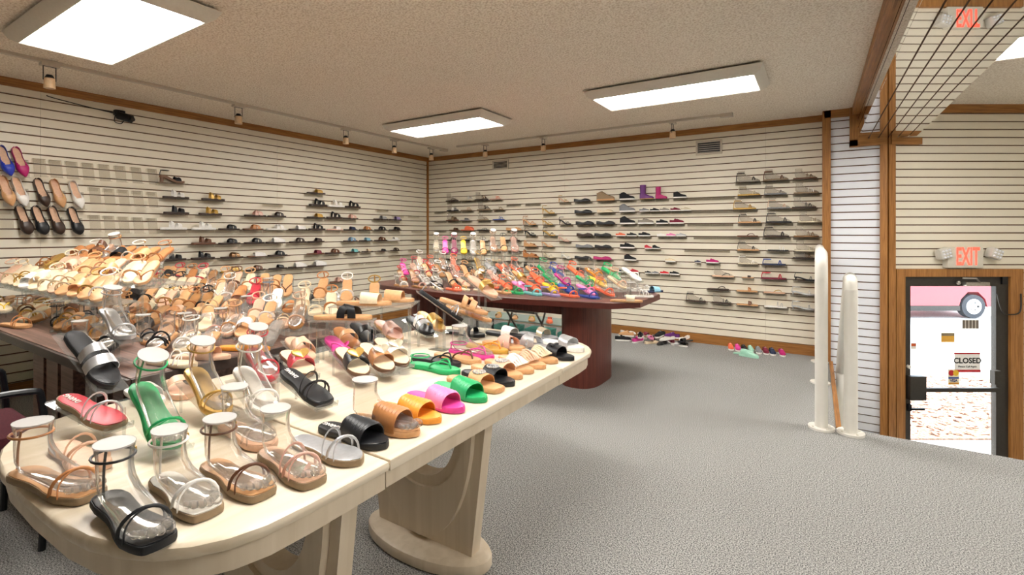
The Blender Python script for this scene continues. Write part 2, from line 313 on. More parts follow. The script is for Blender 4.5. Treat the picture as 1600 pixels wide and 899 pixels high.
# ================================================================ OUTSIDE
obj('ground_outside', xf(box(-12, 25, .02, 45, -1.5, -1.21), DW), speck('sunlit_concrete', 'C9C4BC', 'E4E0D8', 40, .2), kind='structure')
v, f = [], []
for i in range(1500):
    p = Vector((R.uniform(2.5, 8), R.uniform(1.3, 3.7), -1.2 + R.uniform(0, .03))); a = R.uniform(0, 6.3); l = R.uniform(.03, .07)
    q = xf(box(-l, l, -.012, .012, -.006, .006), Matrix.Translation(p) @ Matrix.Rotation(a, 4, 'Z') @ Matrix.Rotation(R.uniform(-.4, .4), 4, 'Y')); o_ = len(v); v += q[0]; f += [[k + o_ for k in e] for e in q[1]]
obj('mulch_chips', mesh('mulch', v, f, 0), speck('mulch_bark', 'B08A78', 'D8C2B2', 20, .1), kind='stuff', label='brown bark mulch bed outside the glass door', cat='mulch', mw=DW)
obj('ground_mulch_bed', xf(box(2.4, 8.1, 1.2, 3.8, -1.21, -1.195), DW), speck('mulch_soil', '7A5A4A', 'A88A78', 30, .4), kind='structure')
car = thing('parked_car', 'red parked car seen through the glass exit door', 'car', DW @ Matrix.Translation((12.0, 9.44, -1.2)))
M_red = mat('red_car_paint', 'B03A44', .2, .1, var=.03, coat=.6)
prof = [(-2.15, .32), (-1.78, .32), (-1.72, .55), (-1.5, .74), (-1.2, .74), (-.98, .55), (-.92, .32), (.98, .30), (1.05, .55), (1.25, .76), (1.55, .76), (1.76, .55), (1.82, .32), (2.2, .35), (2.28, .8), (2.15, 1.0), (1.1, 1.08), (.5, 1.62), (-1.6, 1.66), (-2.2, 1.05), (-2.25, .6)]
obj('body', loft([[(x, y, z) for x, z in prof] for y in (0, 1.8)]), M_red, car)
obj('window', loft([[(x, y, z) for x, z in [(-1.75, 1.1), (.85, 1.12), (.4, 1.54), (-1.5, 1.58)]] for y in (-.01, 1.81)]), M_black, car)
obj('rocker', box(-.95, 1.0, -.03, .1, .22, .36), M_dark, car)
for x in (-1.35, 1.4):
    for y in (-.02, 1.62):
        wh = obj('wheel', xf(cyl((0, 0), .34, 0, .2, 28), Matrix.Translation((x, y + .2, .34)) @ Matrix.Rotation(math.pi / 2, 4, 'X')), mat('tyre', '3C3C40', .8), car)
        obj('rim', xf(cyl((0, 0), .22, 0, .012, 24), Matrix.Translation((x, y, .34)) @ Matrix.Rotation(math.pi / 2, 4, 'X')), mat('rim_silver', 'D6D8DC', .3, .6), wh)
        for k in range(5): a = k * 1.2566; obj('rim_slot', xf(box(.08, .16, -.03, .03, -.006, 0), Matrix.Translation((x, y - .012, .34)) @ Matrix.Rotation(math.pi / 2, 4, 'X') @ Matrix.Rotation(a, 4, 'Z')), M_black, wh)
# ================================================================ CEILING THINGS
def fixture(x, y, label, name='ceiling_light'):
    t = thing(name, label, 'light', Matrix.Translation((x, y, CEIL)), 'ceiling light fixtures')
    hx, hy = .61, .215
    def rc(a, b, z): return [(-a, -b, z), (a, -b, z), (a, b, z), (-a, b, z)]
    obj('frame', loft([rc(hx, hy, -.075), rc(hx + .012, hy + .012, -.085), rc(hx + .055, hy + .05, -.06), rc(hx + .075, hy + .07, -.02), rc(hx + .06, hy + .055, -.012), rc(hx + .02, hy + .02, 0)], False), M_frame, t)
    obj('lens', box(-hx, hx, -hy, hy, -.078, -.06), M_lens, t)
    return t
fixture(-3.43, 1.12, 'square-framed fluorescent ceiling light nearest the security camera'); fixture(-3.44, 4.12, 'fluorescent ceiling light nearest the room corner')
fixture(-1.0, 4.12, 'fluorescent ceiling light above the carpet by the vented wall'); fixture(1.55, 4.2, 'fluorescent ceiling light over the entry beyond mirrored beam')
# same fixture row as the lamp by the security camera: out of the picture overhead
fixture(-1.0, 1.12, 'fluorescent ceiling light above the pale table', 'ceiling_light_offscreen'); fixture(1.55, 1.12, 'fluorescent ceiling light above the open carpet', 'ceiling_light_offscreen')
M_track = mat('track_cream', 'C9BFAF', .5, var=.04)
def track(a, b, label):
    t = thing('light_track', label, 'light track'); d = Vector(b) - Vector(a)
    obj('rail', xf(box(0, d.length, -.017, .017, -.022, 0), frame(a, d)), M_track, t)
    obj('end_cap', xf(box(d.length - .12, d.length, -.03, .03, -.035, 0), frame(a, d)), M_track, t)
track((-4.62, -2, CEIL), (-4.62, 5.55, CEIL), 'cream light track along ceiling beside the security-camera wall'); track((-4.3, 5.4, CEIL), (-.72, 5.4, CEIL), 'cream light track along ceiling beside the vented wall')
def spot(p, lab):
    t = thing('track_spotlight', lab, 'spotlight', Matrix.Translation((p[0], p[1], CEIL - .022)), 'track spotlights')
    obj('adapter', box(-.03, .03, -.05, .05, -.02, 0), M_track, t)
    obj('yoke', join([tube([(0, s * .034, -.02), (0, s * .034, -.12)], .003) for s in (-1, 1)] + [tube([(0, -.034, -.02), (0, .034, -.02)], .003)]), M_black, t)
    obj('socket', cyl((0, 0), .030, -.105, -.08, 14, .018), M_black, t)
    obj('shade', cyl((0, 0), .033, -.175, -.105, 16, .031), mat('spot_tan', 'D8B68E', .5), t)
LT = [U(px, py, CEIL) for px, py in ((83, 92), (373, 161), (538, 199), (613, 216), (670, 229))]
for i, p in enumerate(LT): spot((-4.62, p.y), 'small tan track spotlight on the security-camera wall track, %s from the corner' % NUM[5 - i])
for i, px in enumerate((758, 849, 1051)): spot((UY(px, 200, 5.4).x, 5.4), 'small tan track spotlight on the vented wall track, %s from the corner' % NUM[i + 1])
# wall fittings
def vent(px0, px1, py0, py1, label):
    a = UY(px0, py1, FY - .03); b = UY(px1, py0, FY - .03)
    t = thing('air_vent', label, 'vent', Matrix.Translation((a.x, FY - .014, a.z))); W_, H_ = b.x - a.x, b.z - a.z
    obj('frame', join([box(0, W_, -.015, 0, 0, .02), box(0, W_, -.015, 0, H_ - .02, H_), box(0, .02, -.015, 0, .02, H_ - .02), box(W_ - .02, W_, -.015, 0, .02, H_ - .02)]), M_track, t)
    obj('backing', box(.02, W_ - .02, -.004, 0, .02, H_ - .02), M_black, t)
    for k in range(6): z = .025 + (H_ - .05) * k / 5; obj('louver', box(.02, W_ - .02, -.012, -.004, z, z + .005), M_track, t)
vent(1087, 1128, 217, 243, 'larger metal air vent high on slat wall near white panel'); vent(769, 794, 249, 266, 'smaller metal air vent high on slat wall near corner')
sc = UX(190, 181, LX + .06); t = thing('security_camera', 'small black security camera high on the slat wall', 'camera', Matrix.Translation((LX + .014, sc.y, sc.z)))
obj('mount', bbox_(0, .05, -.05, .03, .0, .05, .01), M_black, t); obj('housing', tube([(.04, -.02, .0), (.12, .05, -.03)], .036, 14), M_black, t); obj('lens', ball((.125, .055, -.032), .02), M_dark, t)
obj('cable', tube(crom([(.01, -.05, .02), (.02, -.2, .03), (.01, -.45, .06), (.015, -.5, .07)]), .004), M_black, t)
obj('cable_loop', tube(crom([(.03, -.04, .0), (.04, -.05, -.06), (.04, .0, -.07), (.05, .02, -.02)]), .004), M_black, t)
for i, (y0, y1) in enumerate(((500, 520), (530, 548), (559, 577))):
    a = UY(1313, y1, 5.83); b = UY(1322, y0, 5.83)
    t = obj('switch_plate', bbox_(a.x, a.x + .07, 5.822, 5.836, a.z, b.z, .003), M_paint, label=('white wall plate on white slat panel, upper of three', 'white wall plate on white slat panel, middle of three', 'white wall plate with blue mark, lowest of three')[i], cat='wall plate')
    if i == 2: obj('blue_mark', prism([(a.x + .015, 0), (a.x + .05, .03), (a.x + .05, -.03)], 0, .002), mat('blue_mark', '2A4A8A', .5), t).matrix_local = Matrix.Translation((0, 5.822, (a.z + b.z) / 2)) @ Matrix.Rotation(math.pi / 2, 4, 'X')
    else: obj('toggle', box(a.x + .03, a.x + .04, 5.812, 5.822, (a.z + b.z) / 2 - .012, (a.z + b.z) / 2 + .012), M_paint, t)
# handrails
t = thing('guard_rail', 'white tubular guard rail running back to the slat wall', 'railing')
X1 = .03
obj('rail', tube(crom([(X1, 3.81, 0), (X1, 3.81, .55), (X1, 3.81, .9), (X1, 3.815, 1.02), (X1, 3.85, 1.10), (X1, 3.93, 1.14), (X1, 4.1, 1.15), (X1, 4.6, 1.14), (X1, 5.5, 1.14), (X1, 5.78, 1.14)], 6), .038, 14), M_paint, t)
for y in (4.95, 5.74): obj('post', cyl((X1, y), .034, 0, 1.12), M_paint, t); obj('base_flange', cyl((X1, y), .075, 0, .012), M_paint, t)
obj('base_flange', cyl((X1, 3.81), .077, 0, .014, 24), M_paint, t)
for a in range(4): obj('bolt', ball((X1 + .058 * math.cos(a * 1.57 + .6), 3.81 + .058 * math.sin(a * 1.57 + .6), .014), .008, 5), M_frame, t)
t = thing('stair_handrail', 'white tubular stair handrail sloping down to the entry', 'railing'); X2 = .19
obj('post', cyl((X2, 3.81), .038, 0, .93, 16), M_paint, t); obj('base_flange', cyl((X2, 3.81), .077, 0, .014, 24), M_paint, t)
for a in range(4): obj('bolt', ball((X2 + .058 * math.cos(a * 1.57 + .6), 3.81 + .058 * math.sin(a * 1.57 + .6), .014), .008, 5), M_frame, t)
obj('rail', tube(crom([(X2, 3.81, .90), (X2, 3.83, .97), (X2, 3.9, .985), (X2, 4.0, .94), (X2, 4.8, .40), (X2, 5.4, 0.0)], 6), .038, 14), M_paint, t)
obj('post', cyl((X2, 5.35), .034, -1.2, .02), M_paint, t)
# ================================================================ TABLES
TZ = .76
def arc(cx, cy, rx, ry, a0, a1, n): return [(cx + rx * math.cos(a0 + (a1 - a0) * i / n), cy + ry * math.sin(a0 + (a1 - a0) * i / n)) for i in range(n + 1)]
pt = thing('oval_table', 'pale washed-wood oval dining table piled with sandals', 'table', Matrix.Translation((-1.37, 1.28, 0)))
def endpoly(s, ins=0., yin=.54):
    hw = .515 - ins; L = .97 - ins; P = [(hw, s * yin), (hw, s * (L - .30))]
    for i in range(1, 16): a = math.pi * i / 16; P.append((hw * math.copysign(abs(math.cos(a)) ** .62, math.cos(a)), s * (L - .30 + .30 * math.sin(a) ** .75)))
    P += [(-hw, s * (L - .30)), (-hw, s * yin)]; return P if s > 0 else P[::-1]
for s in (-1, 1): obj('tabletop', prism(endpoly(s, 0, .4615), .732, TZ, .011), M_pale, pt)
obj('tabletop', prism([(-.515, -.4585), (.515, -.4585), (.515, .4585), (-.515, .4585)], .732, TZ, .004), M_pale, pt)
def apron(s):
    o = endpoly(s, .014, .462); i = endpoly(s, .04, .462); return loft([[(a, b, z) for a, b in o] + [(a, b, z) for a, b in i[::-1]] for z in (.688, .731)])
for s in (-1, 1): obj('apron', apron(s), M_palez, pt)
for s in (-1, 1): obj('apron', box(*sorted((s * .501, s * .475)), -.459, .459, .69, .731), M_palez, pt)
def trestle(y):
    n = 20
    def U_(w_, zb, p, top=.731): return [(-w_ * math.cos(math.pi * i / n), top - (top - zb) * math.sin(math.pi * i / n) ** p) for i in range(n + 1)]
    def ring(o, i_, t):
        L = [[(a[0], y - t, a[1]), (a[0], y + t, a[1]), (b[0], y + t, b[1]), (b[0], y - t, b[1])] for a, b in zip(o, i_)]; return loft(L)
    out = []
    for i in range(n + 1):
        q = i / n
        if q <= .4: k = q / .4; out.append((-.335 + .085 * k, .731 - .681 * k))
        elif q >= .6: k = (q - .6) / .4; out.append((.25 + .085 * k, .05 + .681 * k))
        else: out.append((-.25 + .5 * (q - .4) / .2, .05))
    obj('pedestal_panel', ring(out, U_(.205, .30, .55), .026), M_palez, pt)
    obj('pedestal_curve', ring(U_(.275, .07, .75), U_(.235, .27, .55), .05), M_palez, pt)
    obj('pedestal_lip', ring(U_(.238, .265, .55), U_(.195, .31, .55), .036), M_palez, pt)
    obj('foot', prism([(.315 * math.cos(a), y + .14 * math.sin(a)) for a in [2 * math.pi * i / 32 for i in range(32)]], 0, .052, .015), M_palez, pt)
trestle(-.41); trestle(.24)
ct = thing('conference_table', 'boat-shaped cherry conference table with two column legs, by the corner', 'table', Matrix.Translation((-2.62, 4.0, 0)))
bt = []
for i in range(13): x = -1.30 + 2.60 * i / 12; bt.append((x, -(.43 + .22 * (1 - (x / 1.4) ** 2))))
bt += [(1.46, -.28), (1.46, .28)] + [(-x, -y) for x, y in bt] + [(-1.46, .28), (-1.46, -.28)]
obj('tabletop', prism(bt, .718, TZ, .006), M_cherryx, ct); obj('edge_band', loft([[(x * s, y * s, z) for x, y in bt] for s, z in ((1.003, .712), (1.003, .752))], False), M_cherryedge, ct)
for x in (-.85, .90):
    pl = [(x + .17 * math.copysign(abs(math.cos(a)) ** .8, math.cos(a)), .30 * math.copysign(abs(math.sin(a)) ** .6, math.sin(a))) for a in [2 * math.pi * i / 32 for i in range(32)]]
    obj('column_leg', prism(pl, 0, .718), M_cherry, ct)
obj('stretcher', box(-.7, .75, -.02, .02, .55, .715), M_cherry, ct)
lt = thing('brown_table', 'brown laminate table with dark edge heaped with sandals', 'table', Matrix.Translation((-3.45, 1.42, 0)))
obj('tabletop', bbox_(-1.75, 1.3, -.65, .65, .725, TZ, .006), M_brown, lt)
obj('edge_band', join([bbox_(-1.76, 1.31, -.665, -.65, .715, .757, .004), bbox_(1.3, 1.315, -.65, .65, .715, .757, .004)]), M_edge, lt)
for x0, x1 in ((-.65, .02), (.55, 1.0)):
    w_ = (x1 - x0 - .10) / 3
    for k in range(3): obj('pedestal_board', box(x0 + k * (w_ + .05), x0 + k * (w_ + .05) + w_, -.45, -.41, 0, .725), M_brown, lt)
    obj('pedestal', join([box(x0, x0 + .03, -.41, .35, 0, .725), box(x1 - .03, x1, -.41, .35, 0, .725), box(x0 + .03, x1 - .03, .32, .35, 0, .725)]), M_brown, lt)
# chair
ch = thing('stacking_chair', 'black tubular armchair with maroon upholstered seat beside brown table', 'chair', frame((-2.95, .42, 0), (0, 1, 0)))
M_maroon = mat('maroon_fabric', '4A1620', .95, var=.2, scale=150, bump=.3)
obj('seat', bbox_(-.22, .26, -.24, .24, .42, .49, .025), M_maroon, ch)
for s in (-1, 1):
    obj('arm_frame', tube(crom([(.24, s * .27, 0), (.25, s * .27, .30), (.24, s * .27, .60), (.19, s * .27, .66), (-.1, s * .27, .66), (-.24, s * .27, .64), (-.27, s * .26, .55), (-.27, s * .25, .25), (-.29, s * .25, 0)]), .013, 8), M_black, ch)
    obj('side_rail', tube([(.24, s * .27, .42), (-.26, s * .25, .40)], .011, 8), M_black, ch)
obj('cross_rail', tube([(.2, -.27, .41), (.2, .27, .41)], .011, 8), M_black, ch)
obj('backrest', bbox_(-.33, -.28, -.22, .22, .55, .82, .02), M_maroon, ch)
obj('back_post', join([tube([(-.27, s * .2, .4), (-.31, s * .2, .8)], .011, 8) for s in (-1, 1)]), M_black, ch)
# ================================================================ SHOES
LEN = .245
TOE = dict(round=[(0, 0), (.008, .011), (.03, .019), (.08, .026), (.2, .0295), (.35, .0275), (.48, .0285), (.62, .0355), (.74, .0395), (.84, .0365), (.92, .0275), (.97, .016), (.993, .007), (1, 0)],
           square=[(0, 0), (.008, .011), (.03, .019), (.08, .026), (.2, .0295), (.35, .0265), (.48, .028), (.62, .0355), (.74, .039), (.86, .0355), (.94, .031), (.975, .027), (.993, .021), (1, 0)],
           point=[(0, 0), (.008, .010), (.03, .017), (.08, .024), (.2, .028), (.35, .025), (.48, .028), (.62, .0355), (.72, .037), (.82, .030), (.9, .02), (.96, .010), (.99, .004), (1, 0)])
def wd(t, toe='round'):
    T = TOE[toe]
    for (a, b), (c, d) in zip(T, T[1:]):
        if t <= c: return b + (d - b) * (t - a) / (c - a)
    return 0
def sm(a, b, t): t = min(1, max(0, (t - a) / (b - a))); return t * t * (3 - 2 * t)
def zt(t, th, H): return th + H * (1 - sm(.12, .68, t)) + (.006 * sm(.85, 1., t) if H > .03 else 0)
TS = [0, .004, .015, .04, .08, .14, .2, .28, .36, .44, .52, .6, .67, .74, .8, .86, .91, .945, .97, .985, .996, 1]
def sole_loft(th, H, toe, inset=0., top=0., wedge=False, extra=0.):
    L = []
    for t in TS:
        w_ = max(wd(t, toe) + extra - inset, .0004); z1 = zt(t, th, H) + top; z0 = 0 if (wedge or H < .001) else zt(t, 0, H)
        if top: z0 = z1 - .0025
        x = inset + (LEN - 2 * inset) * t; d = z1 - z0
        L.append([(x, -w_ * .95, z0), (x, -w_, z0 + d * .3), (x, -w_, z1 - d * .22), (x, -w_ * .95, z1), (x, 0, z1 - .0012), (x, w_ * .95, z1), (x, w_, z1 - d * .22), (x, w_, z0 + d * .3), (x, w_ * .95, z0)])
    return loft(L)
def grid(P, thick=.002):
    nu, nv = len(P), len(P[0]); vs = [tuple(p) for r in P for p in r]; N = nu * nv; low = []
    for i in range(nu):
        for j in range(nv):
            a = Vector(P[min(i + 1, nu - 1)][j]) - Vector(P[max(i - 1, 0)][j]); b = Vector(P[i][min(j + 1, nv - 1)]) - Vector(P[i][max(j - 1, 0)])
            n = a.cross(b); n = n.normalized() if n.length > 1e-9 else UP
            low.append(tuple(Vector(P[i][j]) - n * thick))
    vs += low; fs = []
    for i in range(nu - 1):
        for j in range(nv - 1):
            a = i * nv + j; fs.append([a, a + 1, a + nv + 1, a + nv]); fs.append([N + a, N + a + nv, N + a + nv + 1, N + a + 1])
    bd = [i * nv for i in range(nu)] + [(nu - 1) * nv + j for j in range(1, nv)] + [i * nv + nv - 1 for i in range(nu - 2, -1, -1)] + [j for j in range(nv - 2, 0, -1)]
    for a, b in zip(bd, bd[1:] + bd[:1]): fs.append([a, b, N + b, N + a])
    return vs, fs
def band(tc, width, h, th, H, toe, skew=0., rib=0, dh=.008, sq=.75):
    nu = max(3, rib * 2 + 1) if rib else 4; P = []
    for i in range(nu):
        u = i / (nu - 1); row = []
        for j in range(15):
            ph = math.pi * j / 14; c = math.cos(ph); t = min(.97, max(.02, tc + (u - .5) * width / LEN + skew * c))
            W_ = wd(t, toe) + .0012; hh = h + dh * (.5 - u) + (.0042 * (i % 2) if rib else 0)
            row.append((LEN * t, W_ * math.copysign(abs(c) ** .85, c), zt(t, th, H) - .004 + (hh + .004) * math.sin(ph) ** sq))
        P.append(row)
    return grid(P)
def strap(t0, t1, h, r, th, H, toe, flat=1., n=10):
    P = []
    for j in range(n + 1):
        ph = math.pi * j / n; c = math.cos(ph); t = t0 + (t1 - t0) * j / n; W_ = wd(t, toe) - .001
        P.append((LEN * t, W_ * c, zt(t, th, H) - .003 + (h + .003) * math.sin(ph) ** .8))
    return tube(P, r, 6, False, flat)
def thongs(th, H, toe, r=.0028):
    z = lambda t: zt(t, th, H); o = []
    for s in (-1, 1): o.append(tube(crom([(LEN * .83, 0, z(.83) - .002), (LEN * .80, s * .003, z(.8) + .018), (LEN * .70, s * .022, z(.7) + .028), (LEN * .56, s * .031, z(.56) + .018), (LEN * .47, s * (wd(.47, toe) - .002), z(.47) - .003)], 4), r))
    return o
def ankle(th, H, zz=.085, r=.0026, tilt=.0):
    z0 = zt(.1, th, H); C = Vector((.052, 0, z0 + zz)); ring = [C + Vector((.039 * math.cos(a), .033 * math.sin(a), -tilt * math.cos(a))) for a in [2 * math.pi * i / 20 for i in range(20)]]
    o = [tube(ring, r, 6, True)]
    o.append(tube(crom([(.018, 0, z0 + zz + tilt), (.008, 0, z0 + zz * .5), (.006, 0, z0 - .002)], 4), r))
    return o
GC = {}
def geo(key, fn):
    if key not in GC: v, f = fn(); GC[key] = mesh(key[0], v, f, 40)
    return GC[key]
def heart(s=.031):
    P = [];
    for i in range(28): a = 2 * math.pi * i / 28; P.append((s * (13 * math.cos(a) - 5 * math.cos(2 * a) - 2 * math.cos(3 * a) - math.cos(4 * a)) / 17 * -1, s * math.sin(a) ** 3))
    return P
def ring_(r=.021, n=16, b=.0042): return join([ball((r * math.cos(2 * math.pi * i / n), r * .9 * math.sin(2 * math.pi * i / n), 0), b, 5) for i in range(n)] + [ball((.011 * math.cos(2 * math.pi * i / 9), .010 * math.sin(2 * math.pi * i / 9), .001), .003, 5) for i in range(9)])
def closed_upper(kind, th, H, toe):
    P = []; prof = dict(flat=([(0, .046), (.1, .044), (.3, .030), (.5, .026), (.62, .034), (.75, .036), (.9, .026), (1, .008)], .62, .80), pump=([(0, .048), (.1, .046), (.3, .030), (.5, .024), (.66, .032), (.78, .034), (.9, .022), (1, .006)], .66, .84),
        sneaker=([(0, .058), (.12, .056), (.3, .046), (.42, .060), (.52, .062), (.7, .044), (.9, .032), (1, .012)], .40, .78), high=([(0, .105), (.15, .108), (.3, .105), (.42, .085), (.55, .062), (.7, .046), (.9, .034), (1, .014)], .30, .72), mule=([(0, 0), (.3, .002), (.38, .055), (.5, .058), (.7, .046), (.9, .034), (1, .014)], .36, .9))[kind]
    hp, topen, ow = prof
    def h(t):
        for (a, b), (c, d) in zip(hp, hp[1:]):
            if t <= c: return b + (d - b) * (t - a) / (c - a)
        return hp[-1][1]
    ts = [0.002, .01, .03, .07, .12, .18, .24, .3, .36, .42, .48, .54, .6, .66, .72, .78, .84, .89, .93, .965, .985, .998]; n = 18; vs, fs = [], []; keep = []
    for t in ts:
        for j in range(n + 1):
            ph = math.pi * j / n; c, s = math.cos(ph), math.sin(ph); W_ = wd(t, toe) + .0015
            vs.append((LEN * t, W_ * math.copysign(abs(c) ** .7, c), zt(t, th, H) - .004 + (h(t) + .004) * s ** .6))
    N = len(vs); m = n + 1
    if kind == 'mule': ts0 = topen
    def ok(i, j):
        tm = (ts[i] + ts[i + 1]) / 2; c = abs(math.cos(math.pi * (j + .5) / n))
        if kind == 'mule': return tm > topen
        if tm > topen: return True
        q = max(0, 1 - max(0, tm - (topen - .2)) / .2); return c > ow * (q ** .5)
    F_ = [[i * m + j, i * m + j + 1, (i + 1) * m + j + 1, (i + 1) * m + j] for i in range(len(ts) - 1) for j in range(n) if ok(i, j)]
    bm = bmesh.new(); bv = [bm.verts.new(p) for p in vs]
    for q in F_: bm.faces.new([bv[k] for k in q])
    bmesh.ops.delete(bm, geom=[v for v in bm.verts if not v.link_faces], context='VERTS'); bmesh.ops.recalc_face_normals(bm, faces=bm.faces); bmesh.ops.solidify(bm, geom=bm.faces[:], thickness=.0022)
    bm.verts.index_update(); o = ([tuple(v.co) for v in bm.verts], [[v.index for v in f.verts] for f in bm.faces]); bm.free(); return o
def heelpost(H, kind):
    top, bot = ((.020, .017), (.017, .015)) if kind == 'block' else ((.015, .014), (.0045, .0045))
    z1 = zt(.08, 0, H) + .003; cxt, cxb = .026, (.022 if kind == 'block' else .016); L = []
    for q in (0, .35, .7, 1):
        k = q ** (1 if kind == 'block' else .45); rx = top[0] + (bot[0] - top[0]) * k; ry = top[1] + (bot[1] - top[1]) * k; cx = cxt + (cxb - cxt) * k
        L.append([(cx + rx * math.cos(a), ry * math.sin(a), z1 * (1 - q)) for a in [2 * math.pi * i / 12 for i in range(12)]])
    return loft(L)
FT = [((.092, .112), (.014, .112), .0325), ((.088, .092), (.019, .088), .0285), ((.092, .074), (.015, .05), .0275), ((.105, .061), (.014, .022), .0275), ((.125, .050), (.034, .004), .0295), ((.15, .040), (.09, .003), .032), ((.175, .031), (.15, .003), .0345), ((.20, .024), (.19, .003), .0335), ((.22, .017), (.22, .005), .025), ((.229, .012), (.229, .007), .012)]
def form_mesh(H=0.):
    L = []; pf = lambda x: H * (1 - sm(.12, .68, x / LEN)) + (.006 * sm(.85, 1., x / LEN) if H > .03 else 0)
    for n, (T, B, b) in enumerate(FT):
        zb = H if n < 4 else pf(B[0]); zq = H if n < 4 else .5 * (pf(T[0]) + zb)
        T_, B_ = (T[0], T[1] + zq), (B[0], B[1] + zb)
        c = Vector(((T_[0] + B_[0]) / 2, 0, (T_[1] + B_[1]) / 2)); u = Vector((T_[0] - B_[0], 0, T_[1] - B_[1])) / 2
        L.append([c + u * math.cos(a) + Vector((0, b * math.sin(a), 0)) for a in [2 * math.pi * i / 18 for i in range(18)]])
    return loft(L, False)
def form(mw, label, H=0., toes=False, rim=True):
    t = thing('foot_form', label, 'foot form', mw, 'clear foot forms filling the display sandals')
    obj('shell', geo(('shell', round(H, 3)), lambda: form_mesh(H)), M_form, t)
    if rim: obj('top_rim', geo(('top_rim',), lambda: loft([[(.053 + a * math.cos(q), b * math.sin(q), z) for q in [2 * math.pi * i / 18 for i in range(18)]] for a, b, z in ((.0375, .031, .108), (.0385, .032, .1115))])), M_rim, t).location = (0, 0, H)
    if toes:
        for k, (x, y, r) in enumerate(((.224, .017, .0115), (.228, .003, .0088), (.224, -.008, .0083), (.216, -.018, .0078), (.207, -.026, .007))): obj('toe', geo(('toe', k), lambda: ball((x, y, .013), r, 7, 1.5, .95, 1.0)), M_form, t)
    return t
CAT = dict(slide='slide sandal', two='slide sandal', thong='flip flop', strappy='strappy sandal', ankle='ankle strap sandal', heel='high heel', wedge='wedge shoe', flat='flat shoe', pump='pump', sneaker='sneaker', high='high-top', boot='boot', mule='clog', platform='platform sandal', slipper='slipper', fringe='slide sandal')
NAME = dict(slide='slide_sandal', two='two_strap_sandal', thong='thong_sandal', strappy='strappy_sandal', ankle='ankle_strap_sandal', heel='high_heel_sandal', wedge='wedge_sandal', flat='ballet_flat', pump='pointed_pump', sneaker='sneaker', high='high_top_sneaker', boot='boot', mule='clog', platform='platform_sandal', slipper='slipper', fringe='fringed_slide')
DESC = dict(slide='slide sandal', two='two-strap sandal', thong='thong sandal', strappy='strappy sandal', ankle='ankle-strap sandal', heel='high-heeled sandal', wedge='wedge sandal', flat='ballet flat', pump='pointed pump', sneaker='low sneaker', high='high-top sneaker', boot='tall boot', mule='closed clog', platform='platform block-heel sandal', slipper='slipper boot', fringe='fringed slide')
